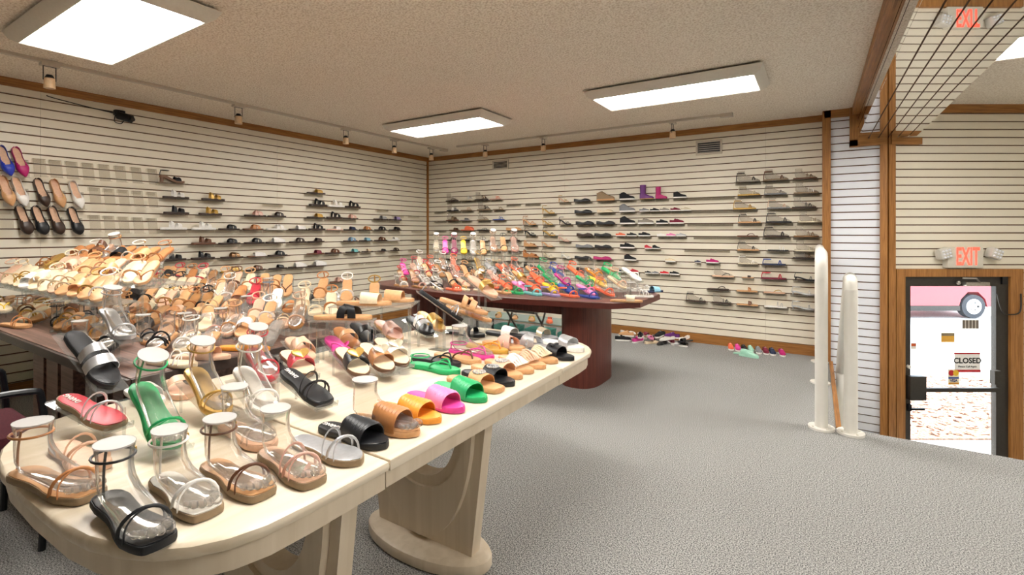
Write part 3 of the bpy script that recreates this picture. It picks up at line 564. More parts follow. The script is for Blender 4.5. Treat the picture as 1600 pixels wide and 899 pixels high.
def shoe(kind, c1, c2, mw, label, group, **k):
    toe = k.get('toe', 'round'); H = k.get('H', 0); th = k.get('th', .014); leather = k.get('tex', 'leather')
    if kind in ('heel',): H = k.get('H', .075)
    if kind == 'platform': H = .05; th = .024
    if kind == 'wedge': H = .045; th = .016
    if kind in ('two',): th = .02
    if kind in ('sneaker', 'high', 'slipper'): th = .022; leather = 'canvas'
    if kind in ('flat', 'pump'): th = .006; toe = 'point' if kind == 'pump' else 'round'
    if kind == 'boot': th = .016
    t = thing(NAME[kind], label, CAT[kind], mw, group)
    m1, m2 = cm_(c1, leather), cm_(c2, 'leather'); ck = k.get('bed', c2)
    wed = kind in ('wedge',)
    if kind in ('sneaker', 'high', 'slipper'): solem = cm_('white' if c2 != 'tan' else 'tan', 'rubber')
    elif kind in ('slide', 'thong', 'strappy', 'ankle', 'fringe') : solem = cm_(k.get('edge', c2), 'rubber')
    else: solem = m2 if kind not in ('flat', 'pump') else m1
    ek = .004 if kind in ('sneaker', 'high', 'slipper') else 0
    obj('sole', geo(('sole', th, round(H, 3), toe, wed, ek), lambda: sole_loft(th, H, toe, wedge=wed, extra=ek)), solem, t)
    bedm = cm_(ck, 'leather') if kind not in ('sneaker', 'high', 'flat', 'pump') else cm_('nude' if kind in ('flat', 'pump') else 'grey', 'suede')
    obj('footbed', geo(('footbed', th, round(H, 3), toe), lambda: sole_loft(th, H, toe, .003, .0018)), bedm, t)
    S = lambda key, fn, m=None: obj('strap', geo(('strap',) + key + (th, round(H, 3), toe), fn), m or m1, t)
    if kind == 'slide':
        wv, rb = k.get('w', .062), k.get('rib', 0)
        if k.get('cross'):
            S(('x1', wv), lambda: band(.60, .034, .042, th, H, toe, .10)); S(('x2', wv), lambda: band(.60, .034, .045, th, H, toe, -.10))
        elif k.get('double'):
            S(('d1',), lambda: band(.50, .026, .042, th, H, toe)); S(('d2',), lambda: band(.68, .030, .034, th, H, toe), cm_(k['double']))
        else: bh = .048 if k.get('form') else .037; S(('b', wv, rb, bh), lambda: band(.62, wv, bh, th, H, toe, 0, rb))
        orn = k.get('orn'); zc = zt(.6, th, H) + .039
        if orn == 'heart':
            b_ = obj('heart_ornament', geo(('heart_ornament',), lambda: prism(heart(), 0, .007, .004)), cm_(k.get('oc', 'gold')), t); b_.location = (LEN * .63, 0, zc + .001); b_.rotation_euler = (0, .42, 0)
        if orn == 'jewel':
            b_ = obj('jewel_ring', geo(('jewel_ring',), ring_), mat('crystal', 'E8EAEE', .12, .5, var=.3, scale=300), t); b_.location = (LEN * .6, 0, zc)
        if orn == 'bow':
            b_ = obj('bow', geo(('bow',), lambda: join([ball((0, .014, 0), .013, 6, .7, 1, .5), ball((0, -.014, 0), .013, 6, .7, 1, .5), ball((0, 0, 0), .006, 6)])), cm_(k.get('oc', c1)), t); b_.location = (LEN * .6, 0, zc)
    elif kind == 'two':
        S(('t1',), lambda: band(.42, .028, .062, th, H, toe, dh=.016)); S(('t2',), lambda: band(.68, .034, .042, th, H, toe))
        for tt, hh in ((.42, .047),): obj('buckle', geo(('buckle', 1), lambda: xf(join([box(-.008, .008, -.001, .001, -.006, .006)]), Matrix.Translation((LEN * tt, wd(tt) + .003, zt(tt, th, H) + .02)))), cm_('gold'), t)
    elif kind == 'thong':
        S(('v',), lambda: join(thongs(th, H, toe, .0034)))
        if k.get('back'): S(('a',), lambda: join(ankle(th, H, .032)))
    elif kind in ('strappy', 'ankle', 'heel', 'platform'):
        fl_ = .45; r = k.get('r', .0032)
        S(('s1', r), lambda: strap(.70, .80, .037, r, th, H, toe, fl_)); S(('s2', r), lambda: strap(.80, .70, .039, r, th, H, toe, fl_))
        if kind == 'strappy' or k.get('more'): S(('s3', r), lambda: strap(.55, .62, .050, r, th, H, toe, fl_))
        if kind == 'platform': S(('p', 1), lambda: band(.68, .05, .036, th, H, toe))
        if kind in ('ankle', 'heel', 'platform'):
            az = .085 if k.get('form') else .052
            S(('an', r, az), lambda: join(ankle(th, H, az, r * .8)))
            obj('buckle', geo(('buckle', 2, th, round(H, 3), az), lambda: xf(box(-.006, .006, -.0015, .0015, -.005, .005), Matrix.Translation((.052, .0345, zt(.1, th, H) + az)))), cm_('gold'), t)
        if kind in ('heel', 'platform') : obj('heel', geo(('heel', round(H, 3), kind), lambda: heelpost(H, 'block' if kind == 'platform' else k.get('post', 'thin'))), m2 if kind == 'platform' else m1, t)
    elif kind == 'fringe':
        S(('fb',), lambda: band(.64, .03, .036, th, H, toe))
        for q in range(7): y = -.03 + .01 * q; obj('tassel', geo(('tassel', q, th), lambda: tube(crom([(LEN * .52, y * .9, zt(.5, th, H) + .040 - abs(y) * .5), (LEN * .62, y, zt(.6, th, H) + .046 - abs(y) * .5), (LEN * .72, y * 1.1, zt(.7, th, H) + .036 - abs(y) * .6), (LEN * .79, y * 1.15, zt(.79, th, H) + .012)], 3), .0042)), m1, t)
    elif kind == 'wedge': S(('wb',), lambda: band(.68, .07, .036, th, H, toe)); S(('wa',), lambda: band(.1, .02, .04, th, H, toe))
    elif kind in ('flat', 'pump', 'sneaker', 'high', 'mule', 'slipper', 'boot'):
        ky = dict(slipper='high', boot='high').get(kind, kind)
        obj('upper', geo(('upper', ky, th, toe), lambda: closed_upper(ky, th, H, toe)), m1, t)
        if kind in ('sneaker', 'high'):
            obj('tongue', geo(('tongue', ky), lambda: ball((.098 if ky == 'sneaker' else .07, 0, .075 if ky == 'sneaker' else .105), .03, 8, .7, .6, .55)), m1, t)
            for q in range(4): x = (.115 if ky == 'sneaker' else .10) + .014 * q; zq = .082 - .0085 * q; obj('lace', geo(('lace', ky, q), lambda: tube(crom([(x, -.02, zq - .006), (x, 0, zq + .002), (x, .02, zq - .006)], 3), .0022)), cm_(k.get('lace', 'white'), 'canvas'), t)
        if kind == 'boot': obj('shaft', geo(('shaft',), lambda: loft([[(.058 + a * math.cos(q), b * math.sin(q), z) for q in [2 * math.pi * i / 16 for i in range(16)]] for a, b, z in ((.048, .032, .07), (.05, .034, .12), (.054, .04, .19), (.055, .042, .25), (.047, .034, .25), (.045, .033, .2))])), m1, t); [obj('lace', geo(('blace', q), lambda: tube([(.108, -.016, .1 + .025 * q), (.113, 0, .103 + .025 * q), (.108, .016, .1 + .025 * q)], .0028)), cm_(c2), t) for q in range(6)]
        if kind in ('flat', 'pump') and k.get('bow', kind == 'flat'): obj('bow', geo(('fbow', ky), lambda: join([ball((LEN * .66, s * .009, .040), .008, 6, .7, 1, .6) for s in (-1, 1)])), m1, t)
    if k.get('logo'):
        l = obj('logo', LOGO, cm_(k['logo']), t); l.location = (LEN * .17, 0, zt(.15, th, H) + .0022); l.rotation_euler = (0, 0, math.pi)
    if k.get('form'):
        fm = mw.copy() @ Matrix.Translation((.004, 0, th - .001))
        form(fm, cap_('clear foot form in ', label, k.get('where')), H, toes=k.get('toes', False), rim=not k.get('where'))
    return t
def cap_(pre, label, where=None):
    a = pre + label
    if len(a.split()) > 16 and where: a = pre + 'shoe, ' + where
    return a
LOGO = text('DARNG', .019, .0004, .0004)
# ---------------------------------------------------------------- acrylic displays
def plate(name, label, p, q, wdt, base, group):
    """inclined clear ramp: heel end p, toe end q"""
    d = q - p; f = frame(p, d); L_ = d.length; t = thing(name, label, 'display stand', f, group)
    obj('plate', box(-.01, L_ + .005, -wdt / 2, wdt / 2, -.006, -.001), M_acry, t); obj('lip', box(L_, L_ + .005, -wdt / 2, wdt / 2, -.001, .010), M_acry, t)
    inv = f.inverted()
    for s in (-1, 1):
        a = p + f.to_3x3() @ Vector((.02, s * (wdt / 2 - .006), -.006)); h = a.z - base
        if h > .012: obj('leg', xf(box(-.003, .003, -.003, .003, -h + .0005, 0), inv.to_3x3().to_4x4()), M_acry, t).location = inv @ a
    return t
def riser(name, label, cx, cy, w_, d_, z0, z1, ang=0, posts=4, group='acrylic risers'):
    t = thing(name, label, 'display stand', Matrix.Translation((cx, cy, z0)) @ Matrix.Rotation(ang, 4, 'Z'), group); h = z1 - z0
    obj('top_plate', box(-w_ / 2, w_ / 2, -d_ / 2, d_ / 2, h - .006, h - .001), M_acry, t)
    for sx in (-1, 1):
        for sy in (-1, 1): obj('leg', box(sx * (w_ / 2 - .008) - .005, sx * (w_ / 2 - .008) + .005, sy * (d_ / 2 - .008) - .005, sy * (d_ / 2 - .008) + .005, 0, h - .006), M_acry, t)
    return t
BODIES = {}
LIM = dict(pale=(-1.84, -.91, .35, 2.17), brown=(-5.14, -2.21, .84, 1.99), far=(-3.98, -1.24, 3.5, 4.47), floor=(-3, .0, 4.9, 5.84), row=(-2, 0., 4.9, 5.88))
def tall(kind, k):
    H = k.get('H', dict(heel=.075, platform=.05).get(kind, 0)); e = H + k.get('th', .014)
    return e + (.118 if k.get('form') else {'ankle': .062, 'heel': .062, 'sneaker': .07, 'flat': .05, 'mule': .06}.get(kind, .052))
def body(tb, c, ang, shapes, build, inv=1., box_=None):
    # shapes: (half length, half width, z low, z high, own angle or None)
    BODIES.setdefault(tb, []).append([c.x, c.y, [(a, b, lo, hi, math.cos(ang if g is None else g), math.sin(ang if g is None else g)) for a, b, lo, hi, g in shapes], inv, build, c.x, c.y, box_])
def sat(x1, y1, A, x2, y2, B_):
    dx_, dy_ = x2 - x1, y2 - y1; best = None
    for ux, uy in ((A[4], A[5]), (-A[5], A[4]), (B_[4], B_[5]), (-B_[5], B_[4])):
        ra = A[0] * abs(A[4] * ux + A[5] * uy) + A[1] * abs(-A[5] * ux + A[4] * uy); rb = B_[0] * abs(B_[4] * ux + B_[5] * uy) + B_[1] * abs(-B_[5] * ux + B_[4] * uy)
        t = dx_ * ux + dy_ * uy; o = ra + rb - abs(t)
        if o <= 0: return None
        if best is None or o < best[0]: best = (o, ux if t >= 0 else -ux, uy if t >= 0 else -uy)
    return best
def settle(tb, its=700):
    L = BODIES.get(tb, []); lim = LIM[tb]; n = len(L); rad = [max(math.hypot(q[0], q[1]) for q in b[2]) for b in L]
    for it in range(its):
        moved = 0; deep = 0
        for i in range(n):
            a = L[i]
            for j in range(i + 1, n):
                b = L[j]; w_ = a[3] + b[3]
                if w_ == 0 or abs(a[0] - b[0]) > rad[i] + rad[j] or abs(a[1] - b[1]) > rad[i] + rad[j]: continue
                for A in a[2]:
                    for B_ in b[2]:
                        if A[3] <= B_[2] or B_[3] <= A[2]: continue
                        r = sat(a[0], a[1], A, b[0], b[1], B_)
                        if r and r[0] > .0005:
                            if r[0] > .004 and it % 7 == 0 and it < its - 150: a[0] += R.uniform(-.012, .012) * a[3]; b[0] += R.uniform(-.012, .012) * b[3]; b[1] += R.uniform(-.012, .012) * b[3]
                            o = r[0] * .6; moved += 1; deep = max(deep, r[0]); a[0] -= r[1] * o * a[3] / w_; a[1] -= r[2] * o * a[3] / w_; b[0] += r[1] * o * b[3] / w_; b[1] += r[2] * o * b[3] / w_
        for b in L:
            if not b[3]: continue
            l_ = b[7] or lim
            b[0] = min(max(b[0], l_[0]), l_[1]); b[1] = min(max(b[1], l_[2]), l_[3])
            if tb == 'pale' and b[1] > 1.93: b[0] = min(b[0], -.90 - .30 * ((b[1] - 1.93) / .24) ** 2)      # the bowed far end
        if not moved: break
    print('SETTLE', tb, n, 'iterations', it, 'touching', moved, 'deepest %.4f' % deep, 'largest shift %.3f' % max([math.hypot(b[0] - b[5], b[1] - b[6]) for b in L] or [0]))
    for b in L:
        if b[4]: b[4](Vector((b[0] - b[5], b[1] - b[6], 0)))
def which(x, y): return 'far' if y > 2.8 else ('brown' if x < -2.05 else 'pale')
def pegs(tb, cx, cy, w_, d_, z0, z1, ang):
    for sx in (-1, 1):
        for sy in (-1, 1):
            o = Matrix.Rotation(ang, 3, 'Z') @ Vector((sx * (w_ / 2 - .008), sy * (d_ / 2 - .008), 0)); body(tb, Vector((cx, cy, 0)) + o, ang, [(.006, .006, z0, z1, None)], None, 0.)
def put(h, tpx, kind, c1, c2, label, group, z=TZ, zh=0., zt_=0., ramp=True, **k):
    p = U(h[0], h[1], z + zh + .002); q = U(tpx[0], tpx[1], z + zt_ + .002); mid = (p + q) / 2; d = (q - p); L_ = LEN * k.pop('s', 1.)
    d = d.normalized() * L_; p = mid - d / 2; q = mid + d / 2
    mn = min(p.z, q.z)
    rm = zh > .02 and ramp; lo = z + (.011 if rm else .0015)
    if mn < lo: p.z += lo - mn; q.z += lo - mn
    tb = which(mid.x, mid.y); bx = None
    if tb == 'brown' and mid.y > 1.28:            # turned like its neighbours in the rows
        a_ = math.radians(-42 + R.uniform(-4, 4)); hl = math.hypot(d.x, d.y); d = Vector((math.cos(a_) * hl, math.sin(a_) * hl, d.z)); p = Vector((mid.x - d.x / 2, mid.y - d.y / 2, p.z)); q = Vector((mid.x + d.x / 2, mid.y + d.y / 2, q.z))
    if tb == 'brown' and mid.y > 1.45:            # it lies on one of the clear risers
        ry, zo = min(((1.545, .03), (1.745, .07), (1.945, .11)), key=lambda e: abs(e[0] - mid.y)); o_ = Vector((0, max(-.02, min(.02, mid.y - ry)) + ry - mid.y, zo)); p += o_; q += o_; mid += o_; z += zo; bx = (-5.04, -2.20, ry - .045, ry + .045)
    grp = {'pale': GB, 'brown': GL, 'far': GF}[tb]
    def build(o):
        pp, qq = p + o, q + o
        shoe(kind, c1, c2, frame(pp, qq - pp) @ Matrix.Scale(L_ / LEN, 4), label, grp, **k)
        if rm: plate('display_ramp', 'acrylic ramp under ' + label, pp, qq, .07, z, 'acrylic shoe ramps on the tables')
    body(tb, mid, math.atan2(d.y, d.x), [(math.hypot(d.x, d.y) / 2 + (.006 if rm else 0), .0405, z if rm else min(p.z, q.z), max(p.z, q.z) + tall(kind, k), None)], build, .35 if tb == 'pale' else 1., bx)
GL = 'sandals heaped on the brown table'; GF = 'sandals heaped on the conference table'
GB = 'sandals on the pale oval table'
B = lambda *a, **k: put(*a, GB, **k)
# front end of the oval table
B((24, 748), (142, 775), 'ankle', 'caramel', 'tan', 'caramel square-toe sandal with unbuckled ankle strap at table end', edge='taupe', toe='square', form=True, toes=True, H=.012)
B((95, 690), (178, 742), 'strappy', 'nude', 'nude', 'beige lace-up sandal with coiled cords beside caramel sandal', toe='square')
B((62, 622), (186, 690), 'strappy', 'silver', 'red', 'red square-toe sandal with rhinestone straps on acrylic ramp', zh=.085, zt_=.02, toe='square', logo='white', edge='taupe')
B((160, 792), (252, 858), 'ankle', 'black', 'black', 'black ankle-strap sandal with low block heel beside white sandal', toe='square', form=True, toes=True, H=.014)
B((232, 738), (352, 828), 'ankle', 'white', 'white', 'white ankle-strap sandal with crossed toe straps at table corner', toe='square', form=True, toes=True, edge='taupe')
B((312, 722), (432, 790), 'ankle', 'brown', 'tan', 'brown ankle-strap sandal with wide clear foot form near seam', toe='square', form=True, toes=True, edge='taupe')
B((392, 694), (500, 764), 'strappy', 'rose', 'nude', 'nude pink crossed-strap sandal beside silver sandal', toe='square', edge='taupe', form=True, toes=True)
B((460, 690), (564, 728), 'strappy', 'silver', 'silver', 'metallic silver strappy flat sandal beside black ribbed slide', edge='taupe')
B((504, 668), (610, 702), 'slide', 'black', 'black', 'black ribbed slide with white printed insole', rib=7, w=.085, logo='white')
B((546, 656), (654, 682), 'slide', 'caramel', 'tan', 'tan ribbed slide with clear foot form inside', rib=7, w=.085, form=True, toes=True)
B((592, 638), (684, 660), 'slide', 'orange', 'orange', 'orange ribbed slide between tan and pink slides', rib=7, w=.085)
B((638, 618), (726, 646), 'slide', 'pink', 'hot', 'pink ribbed slide between orange and green slides', rib=7, w=.085)
B((676, 600), (772, 632), 'slide', 'green', 'green', 'green ribbed slide beside jewelled slide', rib=7, w=.085)
B((694, 591), (794, 616), 'slide', 'tan', 'tan', 'tan slide with crystal ring next to green slide', orn='jewel', toe='square')
B((716, 579), (814, 603), 'slide', 'black', 'black', 'black slide with crystal ring between tan slides', orn='jewel')
B((738, 570), (834, 592), 'slide', 'nude', 'tan', 'pale tan slide with crystal ring next to white fringe', orn='jewel')
B((758, 562), (852, 584), 'fringe', 'white', 'tan', 'tan slide with white leather fringe')
B((776, 553), (866, 574), 'fringe', 'nude', 'tan', 'tan slide with blush leather fringe')
B((796, 548), (890, 566), 'fringe', 'cream', 'tan', 'tan slide with cream leather fringe')
B((824, 542), (902, 557), 'slide', 'black', 'black', 'black slide with black ring ornament', orn='bow', oc='black')
B((858, 536), (926, 552), 'slide', 'silver', 'white', 'silver slide with thick white sole at table end', th=.02)
B((872, 530), (928, 540), 'slide', 'champagne', 'grey', 'grey slide with champagne strap at far table end', w=.04)
B((836, 534), (880, 541), 'slide', 'silver', 'silver', 'silver glitter slide behind cream fringe', cross=True)
B((795, 523), (852, 532), 'slide', 'white', 'black', 'white cushioned slide with black footbed')
B((764, 528), (812, 534), 'slide', 'white', 'black', 'black and white striped slide by table end', double='black')
B((772, 538), (822, 547), 'slide', 'rose', 'tan', 'rose gold woven slide with tan footbed', cross=True)
B((730, 540), (790, 552), 'thong', 'orange', 'mustard', 'mustard thong sandal behind pink one')
B((696, 546), (772, 560), 'thong', 'hot', 'hot', 'hot pink thong sandal with clear foot form', form=True, back=True)
B((676, 556), (752, 570), 'thong', 'brown', 'tan', 'tan thong sandal in front of hot pink one')
B((648, 562), (718, 574), 'thong', 'black', 'black', 'black thong sandal behind green one')
B((645, 572), (714, 584), 'thong', 'green', 'green', 'green strappy thong sandal on table', back=True)
# ramped row
Rr = lambda *a, **k: put(*a, GB, zh=k.pop('zh', .10), zt_=k.pop('zt_', .018), **k)
Rr((432, 572), (526, 648), 'strappy', 'black', 'black', 'black square-toe strappy sandal with white lettering on ramp', toe='square', logo='white')
Rr((455, 530), (540, 606), 'slide', 'red', 'cream', 'red slide with gold heart on acrylic ramp', orn='heart', edge='cork')
Rr((512, 532), (575, 600), 'slide', 'black', 'cream', 'black slide with gold heart on acrylic ramp', orn='heart', edge='cork')
Rr((560, 532), (622, 594), 'slide', 'caramel', 'cream', 'brown slide with pale heart on acrylic ramp', orn='heart', oc='champagne', edge='cork')
Rr((590, 524), (652, 580), 'slide', 'white', 'cream', 'white slide with pale heart on acrylic ramp', orn='heart', oc='champagne', edge='cork')
Rr((454, 520), (508, 580), 'slide', 'nude', 'nude', 'nude twisted-strap slide behind red heart slide', cross=True)
Rr((486, 512), (545, 578), 'thong', 'hot', 'hot', 'hot pink thong sandal behind black heart slide')
Rr((518, 506), (562, 560), 'slide', 'tan', 'caramel', 'brown suede slide behind brown heart slide', w=.03)
Rr((546, 502), (590, 548), 'slide', 'black', 'black', 'black narrow slide below acrylic riser', w=.04)
Rr((582, 498), (634, 542), 'slide', 'rose', 'rose', 'rose gold slide on acrylic ramp', edge='tan')
Rr((632, 492), (692, 536), 'slide', 'white', 'black', 'black slide with white and silver straps on ramp', double='silver')
Rr((660, 486), (706, 522), 'slide', 'gold', 'gold', 'gold raffia slide on acrylic ramp', edge='tan')
Rr((400, 540), (442, 602), 'ankle', 'red', 'red', 'red sandal with clear foot form behind black strappy sandal', form=True)
Rr((362, 588), (428, 662), 'ankle', 'white', 'white', 'white heeled sandal with milky foot form on ramp', form=True, H=.03, zh=.09)
Rr((300, 594), (368, 664), 'ankle', 'gold', 'gold', 'gold ankle-strap sandal with clear foot form on ramp', form=True, H=.03, zh=.09)
Rr((204, 622), (268, 702), 'ankle', 'green', 'green', 'green heeled ankle-strap sandal with clear foot form', form=True, H=.035, zh=.10, toes=True)
B((352, 664), (440, 706), 'ankle', 'clear', 'nude', 'clear vinyl sandal with foot form behind brown sandal', form=True)
B((196, 604), (255, 640), 'slide', 'white', 'white', 'plain white slide behind green sandal', w=.04)
B((250, 590), (300, 640), 'slide', 'nude', 'nude', 'nude slide standing behind green sandal', w=.05)
B((246, 566), (330, 574), 'strappy', 'white', 'cream', 'flat white strappy sandal lying behind gold sandal')
B((300, 560), (372, 560), 'slide', 'nude', 'nude', 'nude bow slide lying behind gold sandal', orn='bow')
B((330, 546), (396, 548), 'slide', 'orange', 'orange', 'orange slide half hidden behind white form', w=.03)
B((350, 560), (392, 572), 'slide', 'black', 'black', 'black slide with lettering behind white form', logo='white', w=.04)
B((376, 528), (440, 526), 'strappy', 'scarlet', 'rose', 'red knotted-strap sandal among the beige ones')
B((398, 516), (470, 520), 'strappy', 'cream', 'nude', 'cream strappy sandal behind red foot form')
B((440, 506), (510, 508), 'ankle', 'cream', 'cream', 'cream rope-strap sandal behind nude slide')
B((480, 500), (540, 500), 'thong', 'brown', 'tan', 'thin brown strap sandal near the acrylic riser')
B((400, 498), (440, 505), 'heel', 'denim', 'denim', 'denim blue heeled sandal with clear form', form=True, H=.05)
B((426, 494), (472, 502), 'slide', 'caramel', 'caramel', 'glossy caramel slide beside denim heel')
B((458, 490), (505, 502), 'slide', 'black', 'black', 'black band slide beside caramel one')
B((486, 486), (535, 494), 'slide', 'white', 'white', 'white band slide beside black one')
# raised on risers
def on_riser(h, tp, zz, kind, c1, c2, label, **k): put(h, tp, kind, c1, c2, label, GB, z=TZ + zz, **k)
Z1, Z2 = .218, .175
a = U(588, 474, TZ + Z1); riser('acrylic_riser', 'clear acrylic riser with cream and tan woven slides', a.x, a.y, .36, .21, TZ, TZ + Z1, .55); pegs('pale', a.x, a.y, .36, .21, TZ, TZ + Z1, .55)
e_ = Vector((math.cos(.55), math.sin(.55), 0)); n_ = Vector((-math.sin(.55), math.cos(.55), 0))
for sgn, cc, nm, sh in ((-1, 'cream', 'cream woven slide on acrylic riser', -.04), (1, 'tan', 'tan woven slide on acrylic riser', .04)):
    a1 = a.copy(); pm = Vector((a.x, a.y, TZ + Z1 + .0005)) + n_ * (.05 * sgn) + e_ * sh; shoe('slide', cc, 'tan', frame(pm - e_ * LEN / 2, e_), nm, GB, w=.08)
a = U(546, 494, TZ + Z2); a = a - n_ * max(0, .165 - (a1 - a).dot(n_)); riser('acrylic_riser', 'low clear acrylic riser under black crossover slide', a.x, a.y, .26, .09, TZ, TZ + Z2, .55); pegs('pale', a.x, a.y, .26, .09, TZ, TZ + Z2, .55)
shoe('slide', 'black', 'tan', frame(Vector((a.x, a.y, TZ + Z2 + .0005)) - e_ * LEN / 2, e_), 'black crossover slide with tan sole on low riser', GB, cross=True)
def post_stand(label, p, q, z):
    d = q - p; f = frame(p, d); t = thing('post_stand', label, 'display stand', Matrix.Translation((p + q) / 2)); m = (p + q) / 2; n = f.to_3x3() @ UP
    obj('plate', xf(box(-.01, d.length + .01, -.040, .040, -.006, -.001), Matrix.Translation(-m) @ f), M_acry, t)
    for s in (-.022, .022): obj('post', box(s - .005, s + .005, -.005, .005, z - m.z, (-.0045 - n.x * s) / n.z), M_acry, t)
    obj('base', box(-.045, .045, -.035, .035, z - m.z, z - m.z + .006), M_acry, t)
def stand(tb, p, d, z, kind, c1, c2, label, group, slab, inv=.35, **k):
    d = d.normalized() * LEN; mid = p + d / 2
    def build(o):
        shoe(kind, c1, c2, frame(p + o, d), label, group, **k); post_stand(slab + label, p + o, p + o + d, z)
    body(tb, mid, math.atan2(d.y, d.x), [(math.hypot(d.x, d.y) / 2 + .004, .0415, min(p.z, p.z + d.z) - .008, max(p.z, p.z + d.z) + tall(kind, k), None), (.046, .036, z, min(p.z, p.z + d.z), 0.)], build, inv)
def stand_shoe(h, tp, zh, zq, kind, c1, c2, label, **k):
    p = U(h[0], h[1], TZ + zh); q = U(tp[0], tp[1], TZ + zq); mid = (p + q) / 2; d = (q - p).normalized() * LEN; tb = which(mid.x, mid.y)
    stand(tb, mid - d / 2, d, TZ, kind, c1, c2, label, GB if tb == 'pale' else GL, 'acrylic stand under ', .03, **k)
stand_shoe((118, 538), (160, 592), .205, .115, 'slide', 'silver', 'black', 'black sandal with wide rhinestone bands on tall stand', double='silver')
stand_shoe((140, 490), (232, 548), .18, .07, 'heel', 'silver', 'silver', 'silver heeled sandal with clear form on tall stand', H=.05, form=True)
stand_shoe((672, 462), (712, 490), .24, .15, 'ankle', 'silver', 'black', 'black and silver ankle-strap sandal on tall stand')
stand_shoe((728, 430), (782, 472), .30, .18, 'slide', 'gold', 'nude', 'gold bow slide on tall stand', orn='bow', w=.04)
stand_shoe((702, 470), (752, 486), .20, .15, 'slide', 'tan', 'tan', 'tan bow slide on tall stand', orn='bow', double='tan')
stand_shoe((728, 484), (776, 500), .15, .10, 'slide', 'rose', 'tan', 'rose tan woven slide on low post stand', cross=True)
# ---------------------------------------------------------------- heaps laid out in rows on the other two tables
def heap(place, group, rows, cols, kinds, end, tb='brown'):
    for ri, (y, x0, x1, n, zo, ang, pit, fr) in enumerate(rows):
        for i in range(n):
            x = x1 + (x0 - x1) * (i + .5) / n + R.uniform(-.012, .012); pal = cols(x, ri); c1 = R.choice(pal); kd = kinds(x, ri); c2 = R.choice(['tan', 'nude', 'cream', 'tan', c1, 'sole']) if c1 not in ('pink', 'hot', 'green', 'orange', 'coral', 'yellow', 'blue', 'lavender', 'aqua', 'mint', 'silver') else c1
            A = math.radians(ang + R.uniform(-5, 5)); P_ = math.radians(pit + (R.uniform(-3, 3) if pit else 0)); d = Vector((math.cos(A) * math.cos(P_), math.sin(A) * math.cos(P_), -math.sin(P_)))
            base = TZ + zo; hz = base + (math.sin(P_) * LEN + .009 if pit else .002)
            p = Vector((x, y + R.uniform(-.015, .015), hz)) - Vector((d.x, d.y, 0)) * LEN / 2
            wh = '%s %s row, %s from %s' % (place, NUM[ri + 1], NUM[i + 1], end); lab = '%s %s, %s' % (cw(c1) if c1 == c2 else cw(c1) + ' and ' + cw(c2), DESC[kd], wh)
            k = dict(form=R.random() < fr, where=wh, r=.0048)
            if kd == 'slide' and R.random() < .4: k['cross'] = True
            if kd == 'heel': k['H'] = .05
            if place.startswith('brown') and k['form'] and (x < -2.85 and y < 1.62): k['form'] = False
            def build(o, p=p, d=d, kd=kd, c1=c1, c2=c2, lab=lab, k=k, wh=wh, base=base):
                shoe(kd, c1, c2, frame(p + o, d), lab, group, **k)
                if pit: plate('display_ramp', cap_('acrylic ramp under ', lab, wh), p + o, p + o + d * LEN, .066, base, 'acrylic shoe ramps on the tables')
            body(tb, p + d * LEN / 2, A, [(LEN * math.cos(P_) / 2 + .002, .0395, base, max(p.z, p.z + d.z * LEN) + tall(kd, k), None)], build, 1., ((-5.04, -2.20) if place == 'brown table' else (min(x0, x1) - .04, max(x0, x1) + .04)) + (y - .04, y + .04) if zo > .01 else None)
        if zo > .01:
            rd, ry = (.195, y) if not (place.endswith('tier') and ri == 1) else (.30, y + .06)
            riser('long_riser', 'long clear acrylic riser under %s row on the %s' % (NUM[ri + 1], place), (x0 + x1) / 2 + (.065 if place == 'brown table' else 0), ry, abs(x1 - x0) + (.22 if place == 'brown table' else .12), rd, TZ, TZ + zo); pegs(tb, (x0 + x1) / 2 + (.065 if place == 'brown table' else 0), ry, abs(x1 - x0) + (.22 if place == 'brown table' else .12), rd, TZ, TZ + zo, 0)
def lcols(x, ri):
    if x > -2.9: return ['tan', 'white', 'silver', 'nude', 'clear', 'rose', 'black'] if ri < 3 else ['caramel', 'black', 'white', 'cream', 'nude', 'gold']
    return ['caramel', 'tan', 'cream', 'white', 'black', 'brown', 'gold', 'nude', 'caramel'] if ri < 4 else ['caramel', 'caramel', 'brown', 'white', 'black', 'tan', 'red']
def lk(x, ri): return R.choice(['ankle', 'slide', 'strappy', 'ankle', 'thong'] if ri != 2 else ['slide', 'slide', 'ankle', 'strappy'])
GL = 'sandals heaped on the brown table'
heap('brown table', GL, [(.96, -2.5, -5.0, 12, 0, -44, 12, .3), (1.15, -2.25, -5.05, 16, .0, -43, 8, .4), (1.34, -2.25, -5.05, 16, .0, -42, 14, .3), (1.545, -2.36, -5.04, 17, .03, -42, 22, .2), (1.745, -2.36, -5.04, 17, .07, -42, 26, .15), (1.945, -2.36, -5.04, 16, .11, -42, 28, .1)], lcols, lk, 'aisle')
G_ = lambda h, t, kd, c1, c2, lab, **k: put(h, t, kd, c1, c2, lab, GL, **k)
G_((2, 506), (54, 512), 'strappy', 'caramel', 'tan', 'tan sandal with braided straps on the brown table edge')
G_((6, 468), (30, 496), 'thong', 'yellow', 'cream', 'cream sandal with yellow strap leaning above tan sandal', zh=.10, zt_=.04)
G_((34, 476), (66, 496), 'ankle', 'caramel', 'cream', 'brown harness sandal beside the cream yellow-strap one', zh=.05)
G_((66, 490), (90, 528), 'ankle', 'black', 'black', 'black ankle-strap sandal with foot form at brown table edge', form=True, toes=True)
G_((108, 484), (140, 528), 'ankle', 'black', 'tan', 'black and tan strap sandal with form, behind the rhinestone one', form=True, more=True)
G_((150, 530), (208, 564), 'strappy', 'white', 'tan', 'white crossed-strap sandal with form near brown table corner', form=True, toes=True)
